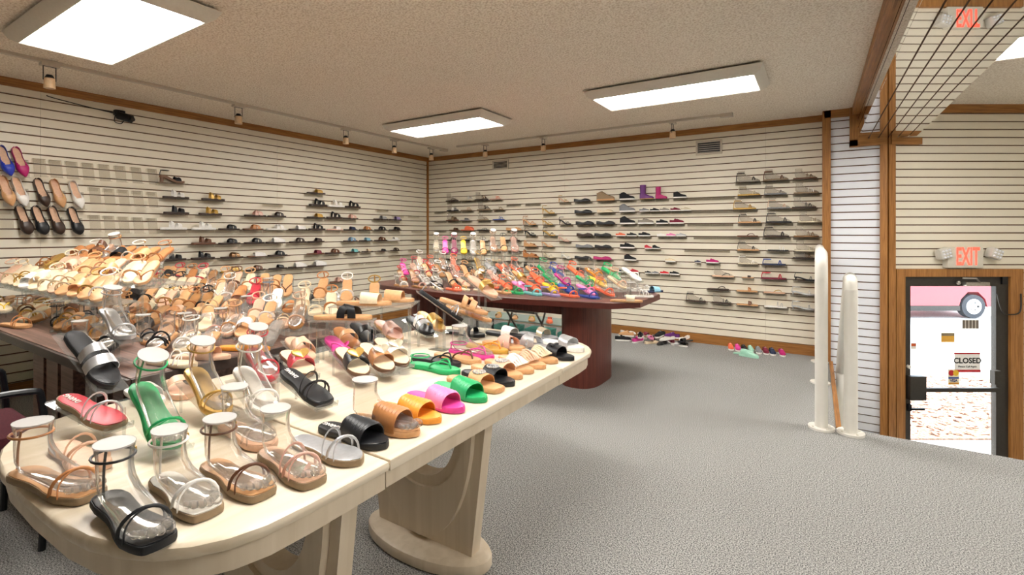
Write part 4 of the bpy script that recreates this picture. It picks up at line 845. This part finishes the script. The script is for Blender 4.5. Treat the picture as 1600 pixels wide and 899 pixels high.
G_((206, 522), (264, 552), 'strappy', 'black', 'tan', 'tan sandal with twin black straps and foot form', form=True, toes=True)
G_((254, 514), (312, 542), 'ankle', 'nude', 'tan', 'tan sandal with nude cross straps and foot form', form=True, toes=True)
G_((300, 508), (348, 532), 'ankle', 'rose', 'tan', 'tan sandal with rose straps and foot form', form=True, toes=True)
G_((345, 498), (392, 516), 'ankle', 'clear', 'nude', 'clear vinyl nude sandal with foot form', form=True)
heap('brown table top tier', GL, [(1.00, -3.0, -4.80, 12, .185, -45, 24, .0), (1.19, -3.0, -4.80, 12, .25, -42, 26, .0)], lambda x, ri: ['cream', 'tan', 'nude', 'white', 'caramel', 'black', 'cream', 'gold'], lk, 'aisle')
# taller back display: stands on the back of the upper riser
for i in range(8):
    cc = ['caramel', 'white', 'brown', 'caramel', 'black', 'white', 'tan', 'caramel'][i]; lab = '%s strap sandal raised above brown table heap, %s from wall' % (cw(cc), NUM[i + 1])
    A = math.radians(-50); d = Vector((math.cos(A) * .93, math.sin(A) * .93, -.36)); p = Vector((-4.62 + .18 * i, 1.36, TZ + .44)) - d.normalized() * LEN / 2 - Vector((0, 0, .05))
    stand('brown', p, d, TZ + .25, ['slide', 'ankle', 'two', 'ankle', 'slide', 'ankle', 'slide', 'ankle'][i], cc, 'caramel', lab, GL, 'tall stand under ', 0., form=i == 3)
def fcols(x, ri):
    if x < -3.2: return ['hot', 'coral', 'red', 'tan', 'white', 'yellow', 'caramel', 'rose', 'scarlet']
    if x < -2.35: return ['white', 'cream', 'tan', 'rose', 'silver', 'black', 'gold', 'nude', 'coral']
    if x < -1.5: return ['pink', 'orange', 'coral', 'blue', 'mint', 'green', 'yellow', 'lavender', 'hot', 'aqua']
    return ['white', 'silver', 'white', 'nude', 'sky']
def fk(x, ri): return R.choice(['heel', 'ankle', 'ankle', 'heel'] if x < -2.9 else (['slide', 'strappy', 'ankle', 'thong'] if x < -2.3 else ['ankle', 'strappy', 'thong', 'ankle']))
GF = 'sandals heaped on the conference table'
heap('conference table', GF, [(3.60, -1.55, -3.4, 12, 0, -22, 0, .3), (3.78, -1.5, -3.75, 15, 0, -28, 16, .4), (3.97, -1.4, -3.85, 16, .05, -28, 20, .5), (4.16, -1.4, -3.85, 16, .10, -28, 22, .4)], fcols, fk, 'carpet end', 'far')
for i in range(9):
    c = ['champagne', 'hot', 'magenta', 'yellow', 'white', 'black', 'nude', 'black', 'rose'][i]; A = math.radians(-48); d = Vector((math.cos(A) * .9, math.sin(A) * .9, -.42)); p = Vector((-3.80 + .135 * i, 4.38, TZ + .34 + .04 * (i > 5))) - d.normalized() * LEN / 2
    lab = '%s heel raised above conference table heap, %s from wall' % (cw(c), NUM[i + 1]); stand('far', p, d, TZ, 'heel', c, c if c != 'black' else 'tan', lab, GF, 'tall stand under ', 0., H=.05, form=i % 2 == 0)
Fp = lambda h, t, kd, c1, c2, lab, **k: put(h, t, kd, c1, c2, lab, GF, **k)
Fp((968, 472), (1004, 473), 'slide', 'cream', 'tan', 'tan slide with cream strap at carpet end of conference table')
Fp((985, 464), (1022, 464), 'strappy', 'white', 'white', 'front white strappy sandal at carpet end of conference table', form=True)
Fp((978, 457), (1012, 456), 'ankle', 'white', 'white', 'middle white ankle-strap sandal at carpet end of conference table', form=True)
Fp((972, 451), (1006, 450), 'strappy', 'silver', 'white', 'rear silver strappy sandal at carpet end of conference table', form=True)
Fp((1006, 458), (1034, 456), 'slide', 'sky', 'navy', 'navy and sky blue slide at conference table corner')
for tb in ('pale', 'brown', 'far'): settle(tb)
# ---------------------------------------------------------------- wall shelves
def snap(z): k = round((GR - z) / PITCH); return k, GR - k * PITCH
SH = {}
def shelf(wall, c, z, wid, lab, pitched=False):
    """clear shelf hung in a slat groove; c = centre along the wall"""
    mw = frame((LX + .014, c, z), (0, 1, 0)) if wall == 'L' else frame((c, FY - .014, z), (1, 0, 0))
    t = thing('acrylic_shelf', lab, 'shelf', mw, 'clear acrylic wall shelves')
    obj('plate', box(-wid / 2, wid / 2, -.105, 0, -.005, -.001), M_shelf, t); obj('back_lip', box(-wid / 2, wid / 2, -.004, 0, -.032, -.005), M_shelf, t)
WN = dict(L='security-camera wall', F='vented wall')
def wallrow(wall, items, ox, oy, sc_):
    out = []
    for it in items:
        x0, x1, yb, kind, c1, c2 = it[:6]; k = dict(it[6]) if len(it) > 6 else {}; k.setdefault('r', .0048)
        f_ = (lambda x, y: UX(x, y, LX + .065)) if wall == 'L' else (lambda x, y: UY(x, y, FY - .065))
        p, q = f_(ox + x0 / sc_, oy + yb / sc_), f_(ox + x1 / sc_, oy + yb / sc_)
        row, z = snap((p.z + q.z) / 2 - .0); c = (p.y + q.y) / 2 if wall == 'L' else (p.x + q.x) / 2
        L_ = abs(q.y - p.y) if wall == 'L' else abs(q.x - p.x); out.append([wall, row, c, z, L_, kind, c1, c2, k])
    return out
f1 = {'form': True}
LWALL = wallrow('L', [(38, 218, 158, 'platform', 'black', 'cork'), (62, 250, 268, 'two', 'white', 'dark'), (335, 500, 285, 'two', 'gold', 'dark'), (68, 250, 380, 'two', 'black', 'dark'), (315, 480, 385, 'two', 'mustard', 'dark'), (635, 790, 395, 'slide', 'rose', 'dark', {'cross': 1}), (800, 930, 398, 'slide', 'dark', 'dark', {'cross': 1}),
    (45, 235, 490, 'two', 'white', 'white'), (265, 438, 490, 'two', 'white', 'white'), (455, 605, 488, 'slide', 'black', 'dark', {'cross': 1}), (625, 770, 490, 'slide', 'caramel', 'brown', {'cross': 1}), (790, 935, 492, 'slide', 'white', 'white', {'cross': 1}), (265, 435, 595, 'two', 'brown', 'brown'), (455, 610, 585, 'slide', 'black', 'dark', {'cross': 1}), (635, 780, 585, 'slide', 'black', 'dark', {'cross': 1}), (785, 925, 580, 'mule', 'white', 'dark'),
    (50, 230, 697, 'two', 'black', 'dark'), (260, 430, 695, 'two', 'black', 'dark'), (468, 630, 688, 'slide', 'bronze', 'dark', {'cross': 1}), (655, 790, 685, 'mule', 'white', 'brown'), (800, 940, 675, 'slide', 'black', 'dark', {'cross': 1}), (325, 440, 795, 'two', 'dark', 'dark'), (470, 630, 785, 'slide', 'gold', 'mustard', {'cross': 1}), (645, 785, 778, 'slide', 'brown', 'dark', {'cross': 1}), (808, 935, 768, 'slide', 'black', 'dark')], 240, 250, 4.495)
LWALL += wallrow('L', [(148, 290, 160, 'slide', 'mustard', 'dark'), (165, 305, 265, 'two', 'black', 'dark'), (310, 440, 270, 'two', 'white', 'white'), (440, 568, 276, 'two', 'black', 'dark'), (148, 290, 350, 'slide', 'mustard', 'dark'), (298, 425, 357, 'two', 'black', 'dark'), (428, 545, 358, 'slide', 'rose', 'dark', {'cross': 1}), (670, 782, 362, 'slide', 'silver', 'dark'), (790, 885, 373, 'slide', 'lavender', 'dark'),
    (5, 150, 445, 'slide', 'white', 'dark', {'w': .09}), (160, 290, 447, 'two', 'black', 'dark'), (300, 430, 450, 'slide', 'white', 'rose'), (435, 540, 447, 'slide', 'navy', 'dark'), (555, 655, 445, 'slide', 'caramel', 'dark', {'cross': 1}), (675, 770, 447, 'slide', 'black', 'dark', {'cross': 1}), (790, 883, 450, 'slide', 'black', 'dark'),
    (10, 145, 548, 'slide', 'dark', 'dark', {'cross': 1}), (150, 285, 540, 'slide', 'dark', 'dark'), (432, 540, 540, 'slide', 'denim', 'dark', {'cross': 1}), (555, 655, 538, 'slide', 'sky', 'dark'), (675, 770, 527, 'slide', 'brown', 'dark', {'cross': 1}), (778, 870, 530, 'slide', 'white', 'white'), (148, 280, 635, 'slide', 'maroon', 'brown'), (290, 415, 625, 'slide', 'brown', 'dark', {'cross': 1}), (450, 560, 625, 'slide', 'aqua', 'dark'), (575, 660, 622, 'slide', 'cream', 'dark'),
    (700, 770, 600, 'slide', 'black', 'dark'), (800, 870, 610, 'slide', 'dark', 'dark', {'cross': 1}), (0, 145, 742, 'mule', 'white', 'dark'), (155, 300, 738, 'mule', 'white', 'dark'), (320, 445, 853, 'slide', 'rose', 'brown', {'cross': 1})], 450, 270, 4.995)
FW = wallrow('F', [(30, 145, 228, 'thong', 'dark', 'dark', f1), (155, 265, 230, 'strappy', 'silver', 'champagne'), (275, 385, 228, 'strappy', 'brown', 'dark', f1), (400, 490, 222, 'strappy', 'coral', 'rose'), (45, 140, 318, 'slide', 'white', 'black', f1), (160, 250, 316, 'strappy', 'nude', 'taupe'), (295, 405, 312, 'strappy', 'dark', 'taupe', f1), (425, 510, 308, 'strappy', 'taupe', 'taupe'),
    (40, 140, 400, 'slide', 'taupe', 'brown', f1), (158, 235, 396, 'slide', 'grey', 'grey'), (295, 390, 394, 'strappy', 'clear', 'taupe', f1), (425, 520, 390, 'strappy', 'blue', 'blue'), (65, 150, 478, 'slide', 'brown', 'brown'), (160, 268, 478, 'mule', 'coral', 'coral'), (295, 390, 474, 'thong', 'black', 'black'), (535, 660, 472, 'flat', 'tan', 'tan'), (50, 125, 560, 'slide', 'black', 'black', {'cross': 1}), (170, 260, 558, 'thong', 'black', 'black'), (285, 380, 555, 'thong', 'white', 'white'), (520, 645, 562, 'slide', 'brown', 'dark', {'cross': 1}),
    (50, 130, 642, 'slide', 'pewter', 'grey', f1), (170, 260, 640, 'strappy', 'silver', 'taupe'), (310, 385, 640, 'thong', 'yellow', 'yellow'), (410, 500, 648, 'flat', 'tan', 'caramel'), (535, 645, 645, 'slide', 'bronze', 'brown', {'cross': 1}), (35, 125, 715, 'slide', 'black', 'black'), (165, 265, 718, 'strappy', 'clear', 'taupe', f1), (415, 505, 732, 'flat', 'cream', 'cream'), (535, 640, 733, 'slide', 'brown', 'dark', {'cross': 1}),
    (40, 145, 800, 'slide', 'grey', 'grey'), (170, 270, 805, 'strappy', 'clear', 'cream'), (290, 370, 803, 'thong', 'black', 'black'), (420, 490, 812, 'slide', 'black', 'dark', {'cross': 1}), (530, 635, 828, 'slide', 'black', 'dark', {'cross': 1}), (670, 780, 432, 'heel', 'caramel', 'tan'), (685, 780, 520, 'heel', 'black', 'black', {'more': 1}), (680, 785, 608, 'wedge', 'tan', 'tan'), (675, 800, 700, 'wedge', 'caramel', 'caramel'), (680, 785, 790, 'wedge', 'black', 'black'),
    (830, 935, 340, 'heel', 'gold', 'gold'), (832, 920, 428, 'heel', 'gold', 'gold', {'more': 1}), (835, 940, 522, 'heel', 'black', 'gold'), (825, 920, 617, 'heel', 'nude', 'tan'), (825, 930, 702, 'heel', 'clear', 'champagne'), (850, 930, 795, 'heel', 'nude', 'nude'), (965, 1052, 242, 'heel', 'gold', 'nude', {'more': 1}), (970, 1070, 428, 'heel', 'black', 'black', {'more': 1}), (965, 1055, 568, 'heel', 'rose', 'rose'), (990, 1070, 705, 'heel', 'silver', 'white'), (985, 1060, 800, 'heel', 'lavender', 'rose')], 690, 270, 5.29)
FW += wallrow('F', [(90, 225, 238, 'flat', 'black', 'black'), (278, 425, 230, 'slipper', 'taupe', 'tan'), (95, 240, 330, 'flat', 'black', 'black'), (280, 415, 328, 'flat', 'cream', 'cream'), (105, 255, 425, 'flat', 'black', 'black'), (275, 430, 422, 'flat', 'black', 'black', {'bow': 1}), (112, 245, 520, 'flat', 'dark', 'dark'), (258, 400, 522, 'flat', 'black', 'black'), (105, 245, 614, 'flat', 'grey', 'grey'), (262, 400, 612, 'flat', 'black', 'black'), (90, 240, 708, 'flat', 'black', 'black'), (250, 400, 709, 'flat', 'magenta', 'magenta'), (110, 255, 806, 'flat', 'dark', 'dark'), (275, 430, 808, 'flat', 'caramel', 'caramel'),
    (465, 590, 232, 'high', 'black', 'white'), (630, 750, 216, 'boot', 'purple', 'gold'), (762, 860, 216, 'boot', 'magenta', 'magenta'), (910, 1020, 210, 'high', 'black', 'black', {'lace': 'black'}), (465, 595, 325, 'high', 'grey', 'white'), (630, 712, 315, 'sneaker', 'grey', 'white'), (718, 795, 313, 'sneaker', 'black', 'white'), (797, 880, 312, 'sneaker', 'pewter', 'white'), (885, 970, 308, 'sneaker', 'maroon', 'white'), (975, 1055, 306, 'sneaker', 'champagne', 'white'),
    (470, 595, 415, 'high', 'black', 'white'), (615, 750, 420, 'sneaker', 'pewter', 'white'), (768, 868, 412, 'sneaker', 'black', 'white'), (872, 1005, 408, 'sneaker', 'maroon', 'white'), (435, 515, 520, 'sneaker', 'coral', 'white'), (525, 608, 520, 'sneaker', 'black', 'white'), (622, 720, 525, 'sneaker', 'black', 'white'), (775, 850, 525, 'sneaker', 'white', 'white'), (854, 930, 522, 'sneaker', 'pink', 'white'), (935, 1015, 525, 'sneaker', 'silver', 'white'), (470, 590, 625, 'sneaker', 'black', 'white'), (672, 735, 628, 'high', 'red', 'white'), (738, 800, 626, 'high', 'black', 'white'),
    (505, 605, 720, 'high', 'black', 'black', {'lace': 'black'}), (845, 925, 730, 'sneaker', 'cream', 'white'), (1070, 1155, 738, 'sneaker', 'navy', 'white'), (453, 530, 820, 'sneaker', 'navy', 'white'), (535, 625, 818, 'sneaker', 'red', 'white'), (675, 730, 826, 'sneaker', 'black', 'white'), (735, 788, 826, 'sneaker', 'grey', 'white'), (805, 870, 826, 'sneaker', 'scarlet', 'white'), (880, 960, 828, 'sneaker', 'black', 'white')], 880, 270, 5.286)
FW += wallrow('F', [(620, 880, 228, 'ankle', 'black', 'pewter', f1), (915, 1190, 214, 'ankle', 'brown', 'taupe', {'form': 1, 'r': .006}), (1240, 1500, 210, 'strappy', 'bronze', 'brown', f1), (640, 885, 380, 'ankle', 'champagne', 'gold', f1), (925, 1170, 365, 'ankle', 'pewter', 'grey', f1), (1245, 1515, 355, 'strappy', 'white', 'taupe', f1), (590, 840, 522, 'ankle', 'gold', 'gold', f1), (960, 1210, 518, 'ankle', 'nude', 'grey', f1), (1225, 1490, 508, 'strappy', 'black', 'dark', f1),
    (645, 890, 664, 'ankle', 'black', 'tan', f1), (935, 1235, 665, 'ankle', 'black', 'black', f1), (1290, 1550, 657, 'strappy', 'champagne', 'champagne', f1), (635, 860, 815, 'thong', 'brown', 'brown'), (905, 1210, 812, 'ankle', 'black', 'dark', {'form': 1, 'r': .006}), (1245, 1520, 806, 'strappy', 'bronze', 'bronze', f1)], 1060, 250, 6.917)
FW += wallrow('F', [(435, 595, 98, 'ankle', 'black', 'tan', f1), (660, 815, 96, 'strappy', 'white', 'black', {'r': .006}), (858, 1040, 97, 'strappy', 'champagne', 'champagne', f1), (440, 590, 187, 'ankle', 'white', 'champagne', f1), (620, 795, 194, 'ankle', 'blue', 'navy', {'r': .006}), (845, 1008, 190, 'strappy', 'bronze', 'dark', f1), (105, 185, 187, 'sneaker', 'navy', 'white'), (205, 300, 187, 'sneaker', 'magenta', 'white'), (250, 410, 291, 'thong', 'black', 'nude', f1), (475, 550, 293, 'slide', 'dark', 'tan'), (610, 800, 298, 'ankle', 'red', 'maroon', {'r': .006}), (855, 1020, 304, 'heel', 'black', 'black', {'H': .03}),
    (215, 375, 382, 'thong', 'dark', 'dark'), (430, 585, 392, 'slide', 'caramel', 'tan', {'w': .03}), (630, 790, 396, 'thong', 'gold', 'nude'), (835, 1010, 410, 'heel', 'silver', 'silver', {'H': .025}), (55, 205, 466, 'ankle', 'black', 'dark', f1), (245, 395, 490, 'strappy', 'black', 'dark', f1), (430, 590, 512, 'slide', 'brown', 'tan', {'w': .035}), (635, 805, 512, 'strappy', 'silver', 'white'), (835, 1010, 517, 'heel', 'silver', 'silver', {'H': .025})], 1060, 370, 4.73)
for W_ in (LWALL, FW):
    rows = sorted(set(i[1] for i in W_)); byrow = {}
    for it in W_: byrow.setdefault(it[1], []).append(it)
    for ri, rk in enumerate(rows):
        its = sorted(byrow[rk], key=lambda i: -i[2] if i[0] == 'L' else i[2])
        for oi, (wall, row, c, z, L_, kind, c1, c2, k) in enumerate(its):
            gap = min([abs(o[2] - c) for j_, o in enumerate(its) if j_ != oi] or [1]); s = max(.5, min(1.0 if k.get('form') else 1.12, L_ / LEN)); s = min(s, max(.3, gap * .97 / LEN)); where = '%s, %s shelf row, %s from corner' % (WN[wall], NUM[ri + 1], NUM[oi + 1])
            lab = '%s %s, %s' % (cw(c1) if c1 == c2 else cw(c1) + ' and ' + cw(c2), DESC[kind], where)
            mw = (frame((LX + .066, c - LEN * s / 2, z + .001), (0, 1, 0)) if wall == 'L' else frame((c - LEN * s / 2, FY - .066, z + .001), (1, 0, 0))) @ Matrix.Scale(s, 4)
            shoe(kind, c1, c2, mw, lab, 'shoes on the clear shelves of the %s' % WN[wall], where=where, **k)
            wid = min(.27, max(.12, L_ + .02), max(gap - .004, .04)); SH.setdefault((wall, row), []).append((c - wid / 2, c + wid / 2)); shelf(wall, c, z, wid, 'clear acrylic shelf on ' + where)
# empty shelves
def fit(wall, k, c, w0=.25):
    # widest free stretch of the row round c, at most w0
    used = sorted(SH.get((wall, k), [])); lo_, hi_ = (-4., FY - .05) if wall == 'L' else (LX + .05, .04); free = []; e = lo_
    for a, b in used: free.append((e, a)); e = max(e, b)
    free.append((e, hi_)); free = [(a + .003, b - .003) for a, b in free if b - a > .09]
    a, b = min(free, key=lambda g: max(g[0] + .05 - c, c - g[1] + .05, 0)); c = min(max(c, a + min(w0, b - a) / 2), b - min(w0, b - a) / 2); w_ = min(w0, b - a)
    SH.setdefault((wall, k), []).append((c - w_ / 2, c + w_ / 2)); return c, w_
def empties(wall, pts):
    L = []
    for px, py in pts:
        p = UX(px, py, LX + .065) if wall == 'L' else UY(px, py, FY - .065); k, z = snap(p.z); L.append((k, -p.y if wall == 'L' else p.x, z))
    rk = sorted(set(i[1] for i in (LWALL if wall == 'L' else FW)) | set(i[0] for i in L)); n = {}
    for k, c, z in sorted(L):
        n[k] = n.get(k, 0) + 1; c_, wd_ = fit(wall, k, -c if wall == 'L' else c); shelf(wall, c_, z, wd_, 'empty clear shelf, %s, %s shelf row, %s empty one from corner' % (WN[wall], NUM[rk.index(k) + 1], NUM[n[k]]))
empties('L', [(430, 322), (600, 330), (625, 335), (650, 340), (655, 362), (655, 375), (650, 388), (640, 398), (620, 398), (560, 414), (585, 412)])
empties('F', [(685, 333), (685, 347), (685, 362), (800, 316), (830, 320), (1085, 392), (1120, 392), (1085, 312), (1120, 310), (1090, 330), (1120, 330), (1090, 352), (1125, 350), (1100, 372), (1130, 371)])
# pumps hung toe down, and the empty holders beside them
def holder(y, z, lab):
    t = thing('shoe_holder', lab, 'shoe holder', frame((LX + .014, y, z), (0, 1, 0)), 'clear acrylic shoe holders on the security-camera wall')
    obj('slant_plate', xf(box(-.038, .038, -.003, 0, -.15, .0), Matrix.Translation((0, -.035, .02)) @ Matrix.Rotation(-.25, 4, 'X')), M_shelf, t); obj('back_plate', box(-.038, .038, -.003, 0, -.01, .02), M_shelf, t); obj('top_arm', box(-.038, .038, -.036, 0, .018, .021), M_shelf, t); obj('toe_lip', box(-.038, .038, -.112, -.070, -.129, -.125), M_shelf, t)
PW = [(8, 252, 'royal', 0), (31, 254, 'magenta', 0), (10, 299, 'tan', 1), (31, 300, 'white', 1), (65, 302, 'dark', 1), (90, 303, 'tan', 1), (119, 305, 'white', 1), (37, 344, 'dark', 2), (62, 345, 'black', 2), (87, 345, 'dark', 2), (117, 346, 'black', 2)]
def hang(px, py, c, row, n):
    p = UX(px, py, LX + .062); kind = 'pump' if row < 2 else 'flat'
    lab = '%s %s hung toe down, %s row, %s one towards empty holders' % (cw(c), DESC[kind], ('top', 'middle', 'bottom')[row], NUM[n])
    d = Vector((.26, .24, -1)).normalized(); q = p - d * LEN / 2
    shoe(kind, c, c, frame(q, d, (1, 0, .2)), lab, 'pumps hung on the security-camera wall', bow=False); holder(p.y + .014, p.z + .006, 'holder behind ' + lab)
cnt = {}
for px, py, c, row in PW: cnt[row] = cnt.get(row, 0) + 1; hang(px, py, c, row, cnt[row])
for row, x0, x1, n, y0, y1 in ((0, 60, 236, 8, 262, 276), (1, 146, 236, 5, 306, 312), (2, 146, 236, 5, 349, 353), (3, 8, 9, 1, 343, 343)):
    for i in range(n):
        q = i / max(1, n - 1); p = UX(x0 + (x1 - x0) * q, y0 + (y1 - y0) * q, LX + .03); holder(p.y, p.z + .05, 'empty clear shoe holder, %s holder row, %s after the hanging pumps' % (('top', 'middle', 'bottom')[row], NUM[i + 1]) if row < 3 else 'empty clear shoe holder before the first dark brown bottom row flat')
# ---------------------------------------------------------------- floor things by the vented wall
GS = 'shoes lined up along the baseboard'
def fshoe(tb, kind, c1, c2, p, A, sc, z, lab, grp, tilt=0.):
    d = Vector((math.cos(A), math.sin(A), 0)); h = p - d * LEN * sc / 2; h.z = z
    body(tb, p, A, [(LEN * sc / 2 + .001, .043 * sc, z, z + .057, None)], lambda o: shoe(kind, c1, c2, frame(h + o, d + Vector((0, 0, tilt))) @ Matrix.Scale(sc, 4), lab, grp))
for i, (x0, c) in enumerate(((392, 'coral'), (445, 'hot'), (490, 'black'), (532, 'mint'), (595, 'grey'), (648, 'maroon'), (697, 'navy'), (768, 'magenta'))):
    p = U(1060 + x0 / 4.73, 370 + (822 + i * 5.5) / 4.73, .0); p.y = 5.86
    fshoe('row', 'sneaker', c, 'white', p, math.radians(-76), .72, .0005, '%s small sneaker lined up along the baseboard' % cw(c), GS)
for i in range(2):
    p = U(1060 + (480 + 40 * i) / 4.73, 370 + (868 + 22 * i) / 4.73, 0)
    fshoe('row', 'mule', 'mint', 'mint', p, (.25, -.2)[i], .8, .0005, ('mint clog on carpet nearer the baseboard', 'mint clog on carpet farther from baseboard')[i], GS)
pc = ['black', 'white', 'hot', 'white', 'cream', 'dark', 'black', 'maroon', 'silver', 'black', 'tan', 'white', 'black', 'maroon', 'pink', 'black', 'white', 'purple', 'black', 'white']
for i, c in enumerate(pc):
    q = i % 10; lay = i // 10; p = U(975 + 11 * q, 532 + .9 * q - (8 if i % 2 else 0), 0); A = R.uniform(0, 6.28); p.y = min(p.y - .03, 5.8); kd = ['sneaker', 'flat', 'sneaker', 'slide', 'flat'][i % 5]
    if lay: p = p + Vector((.03, .02, 0))
    fshoe('floor', kd, c, 'white' if i % 3 else c, p, A, .78, .0005 + lay * .059, '%s %s, %s layer of carpet shoe pile, %s from column leg' % (cw(c), DESC[kd], ('lower', 'upper')[lay], NUM[q + 1]), 'shoe pile on the carpet', -.06 * lay)
settle('floor'); settle('row')
# under the conference table: low bench, boxes and a folded metal chair
bn = thing('low_bench', 'low glass-topped bench holding shoes beneath the conference table', 'bench', Matrix.Translation((-2.95, 5.2, 0)))
obj('top', box(-.75, .75, -.2, .2, .22, .235), clear('green_glass', 'A8DCD4', .35), bn)
for sx in (-1, 1):
    for sy in (-1, 1): obj('leg', box(sx * .72 - .012, sx * .72 + .012, sy * .17 - .012, sy * .17 + .012, 0, .22), M_black, bn)
for i, c in enumerate(('mustard', 'brown', 'yellow', 'coral', 'maroon')): shoe(['slide', 'ankle', 'strappy', 'flat', 'flat'][i], c, 'tan' if i < 3 else c, frame((-3.45 + .24 * i, 5.22, .2355), (.5, -1, 0)), '%s shoe on the low bench under the conference table' % cw(c), 'shoes on the low bench')
for i, (x, c) in enumerate(((-3.3, '9AD8D2'), (-2.85, '8CCFCB'), (-2.4, 'A6DED8'))):
    t = thing('shoe_box', 'teal shoe box beneath the low bench, %s from the security-camera wall' % NUM[i + 1], 'box', Matrix.Translation((x, 5.2, 0)), 'teal shoe boxes'); obj('body', box(-.16, .16, -.1, .1, 0, .09), mat('teal_card', '86CCC8', .7), t); obj('lid', box(-.165, .165, -.105, .105, .09, .125), mat('teal_lid', '9ADAD4', .7), t)
fc = thing('folding_chair', 'grey metal folding chair behind the conference table', 'chair', frame((-2.75, 4.72, 0), (0, -1, 0)))
M_gm = mat('grey_chair_metal', '8E8C86', .4, .4)
obj('seat', bbox_(-.2, .2, -.2, .2, .42, .445, .01), M_gm, fc); obj('backrest', bbox_(-.24, -.22, -.2, .2, .58, .74, .008), M_gm, fc)
for s in (-1, 1): obj('leg', tube([(.22, s * .21, 0), (-.23, s * .21, .76)], .011, 8), M_gm, fc); obj('leg', tube([(-.25, s * .19, 0), (.15, s * .19, .43)], .011, 8), M_gm, fc)
t = thing('shoe_box', 'mint shoe box against the security-camera wall under brown table', 'box', Matrix.Translation((LX + .17, 1.42, 0))); obj('body', box(-.12, .12, -.12, .12, 0, .16), mat('mint_card', '9FD8BC', .7), t); obj('lid', box(-.125, .125, -.125, .125, .16, .19), mat('mint_card', '9FD8BC', .7), t)
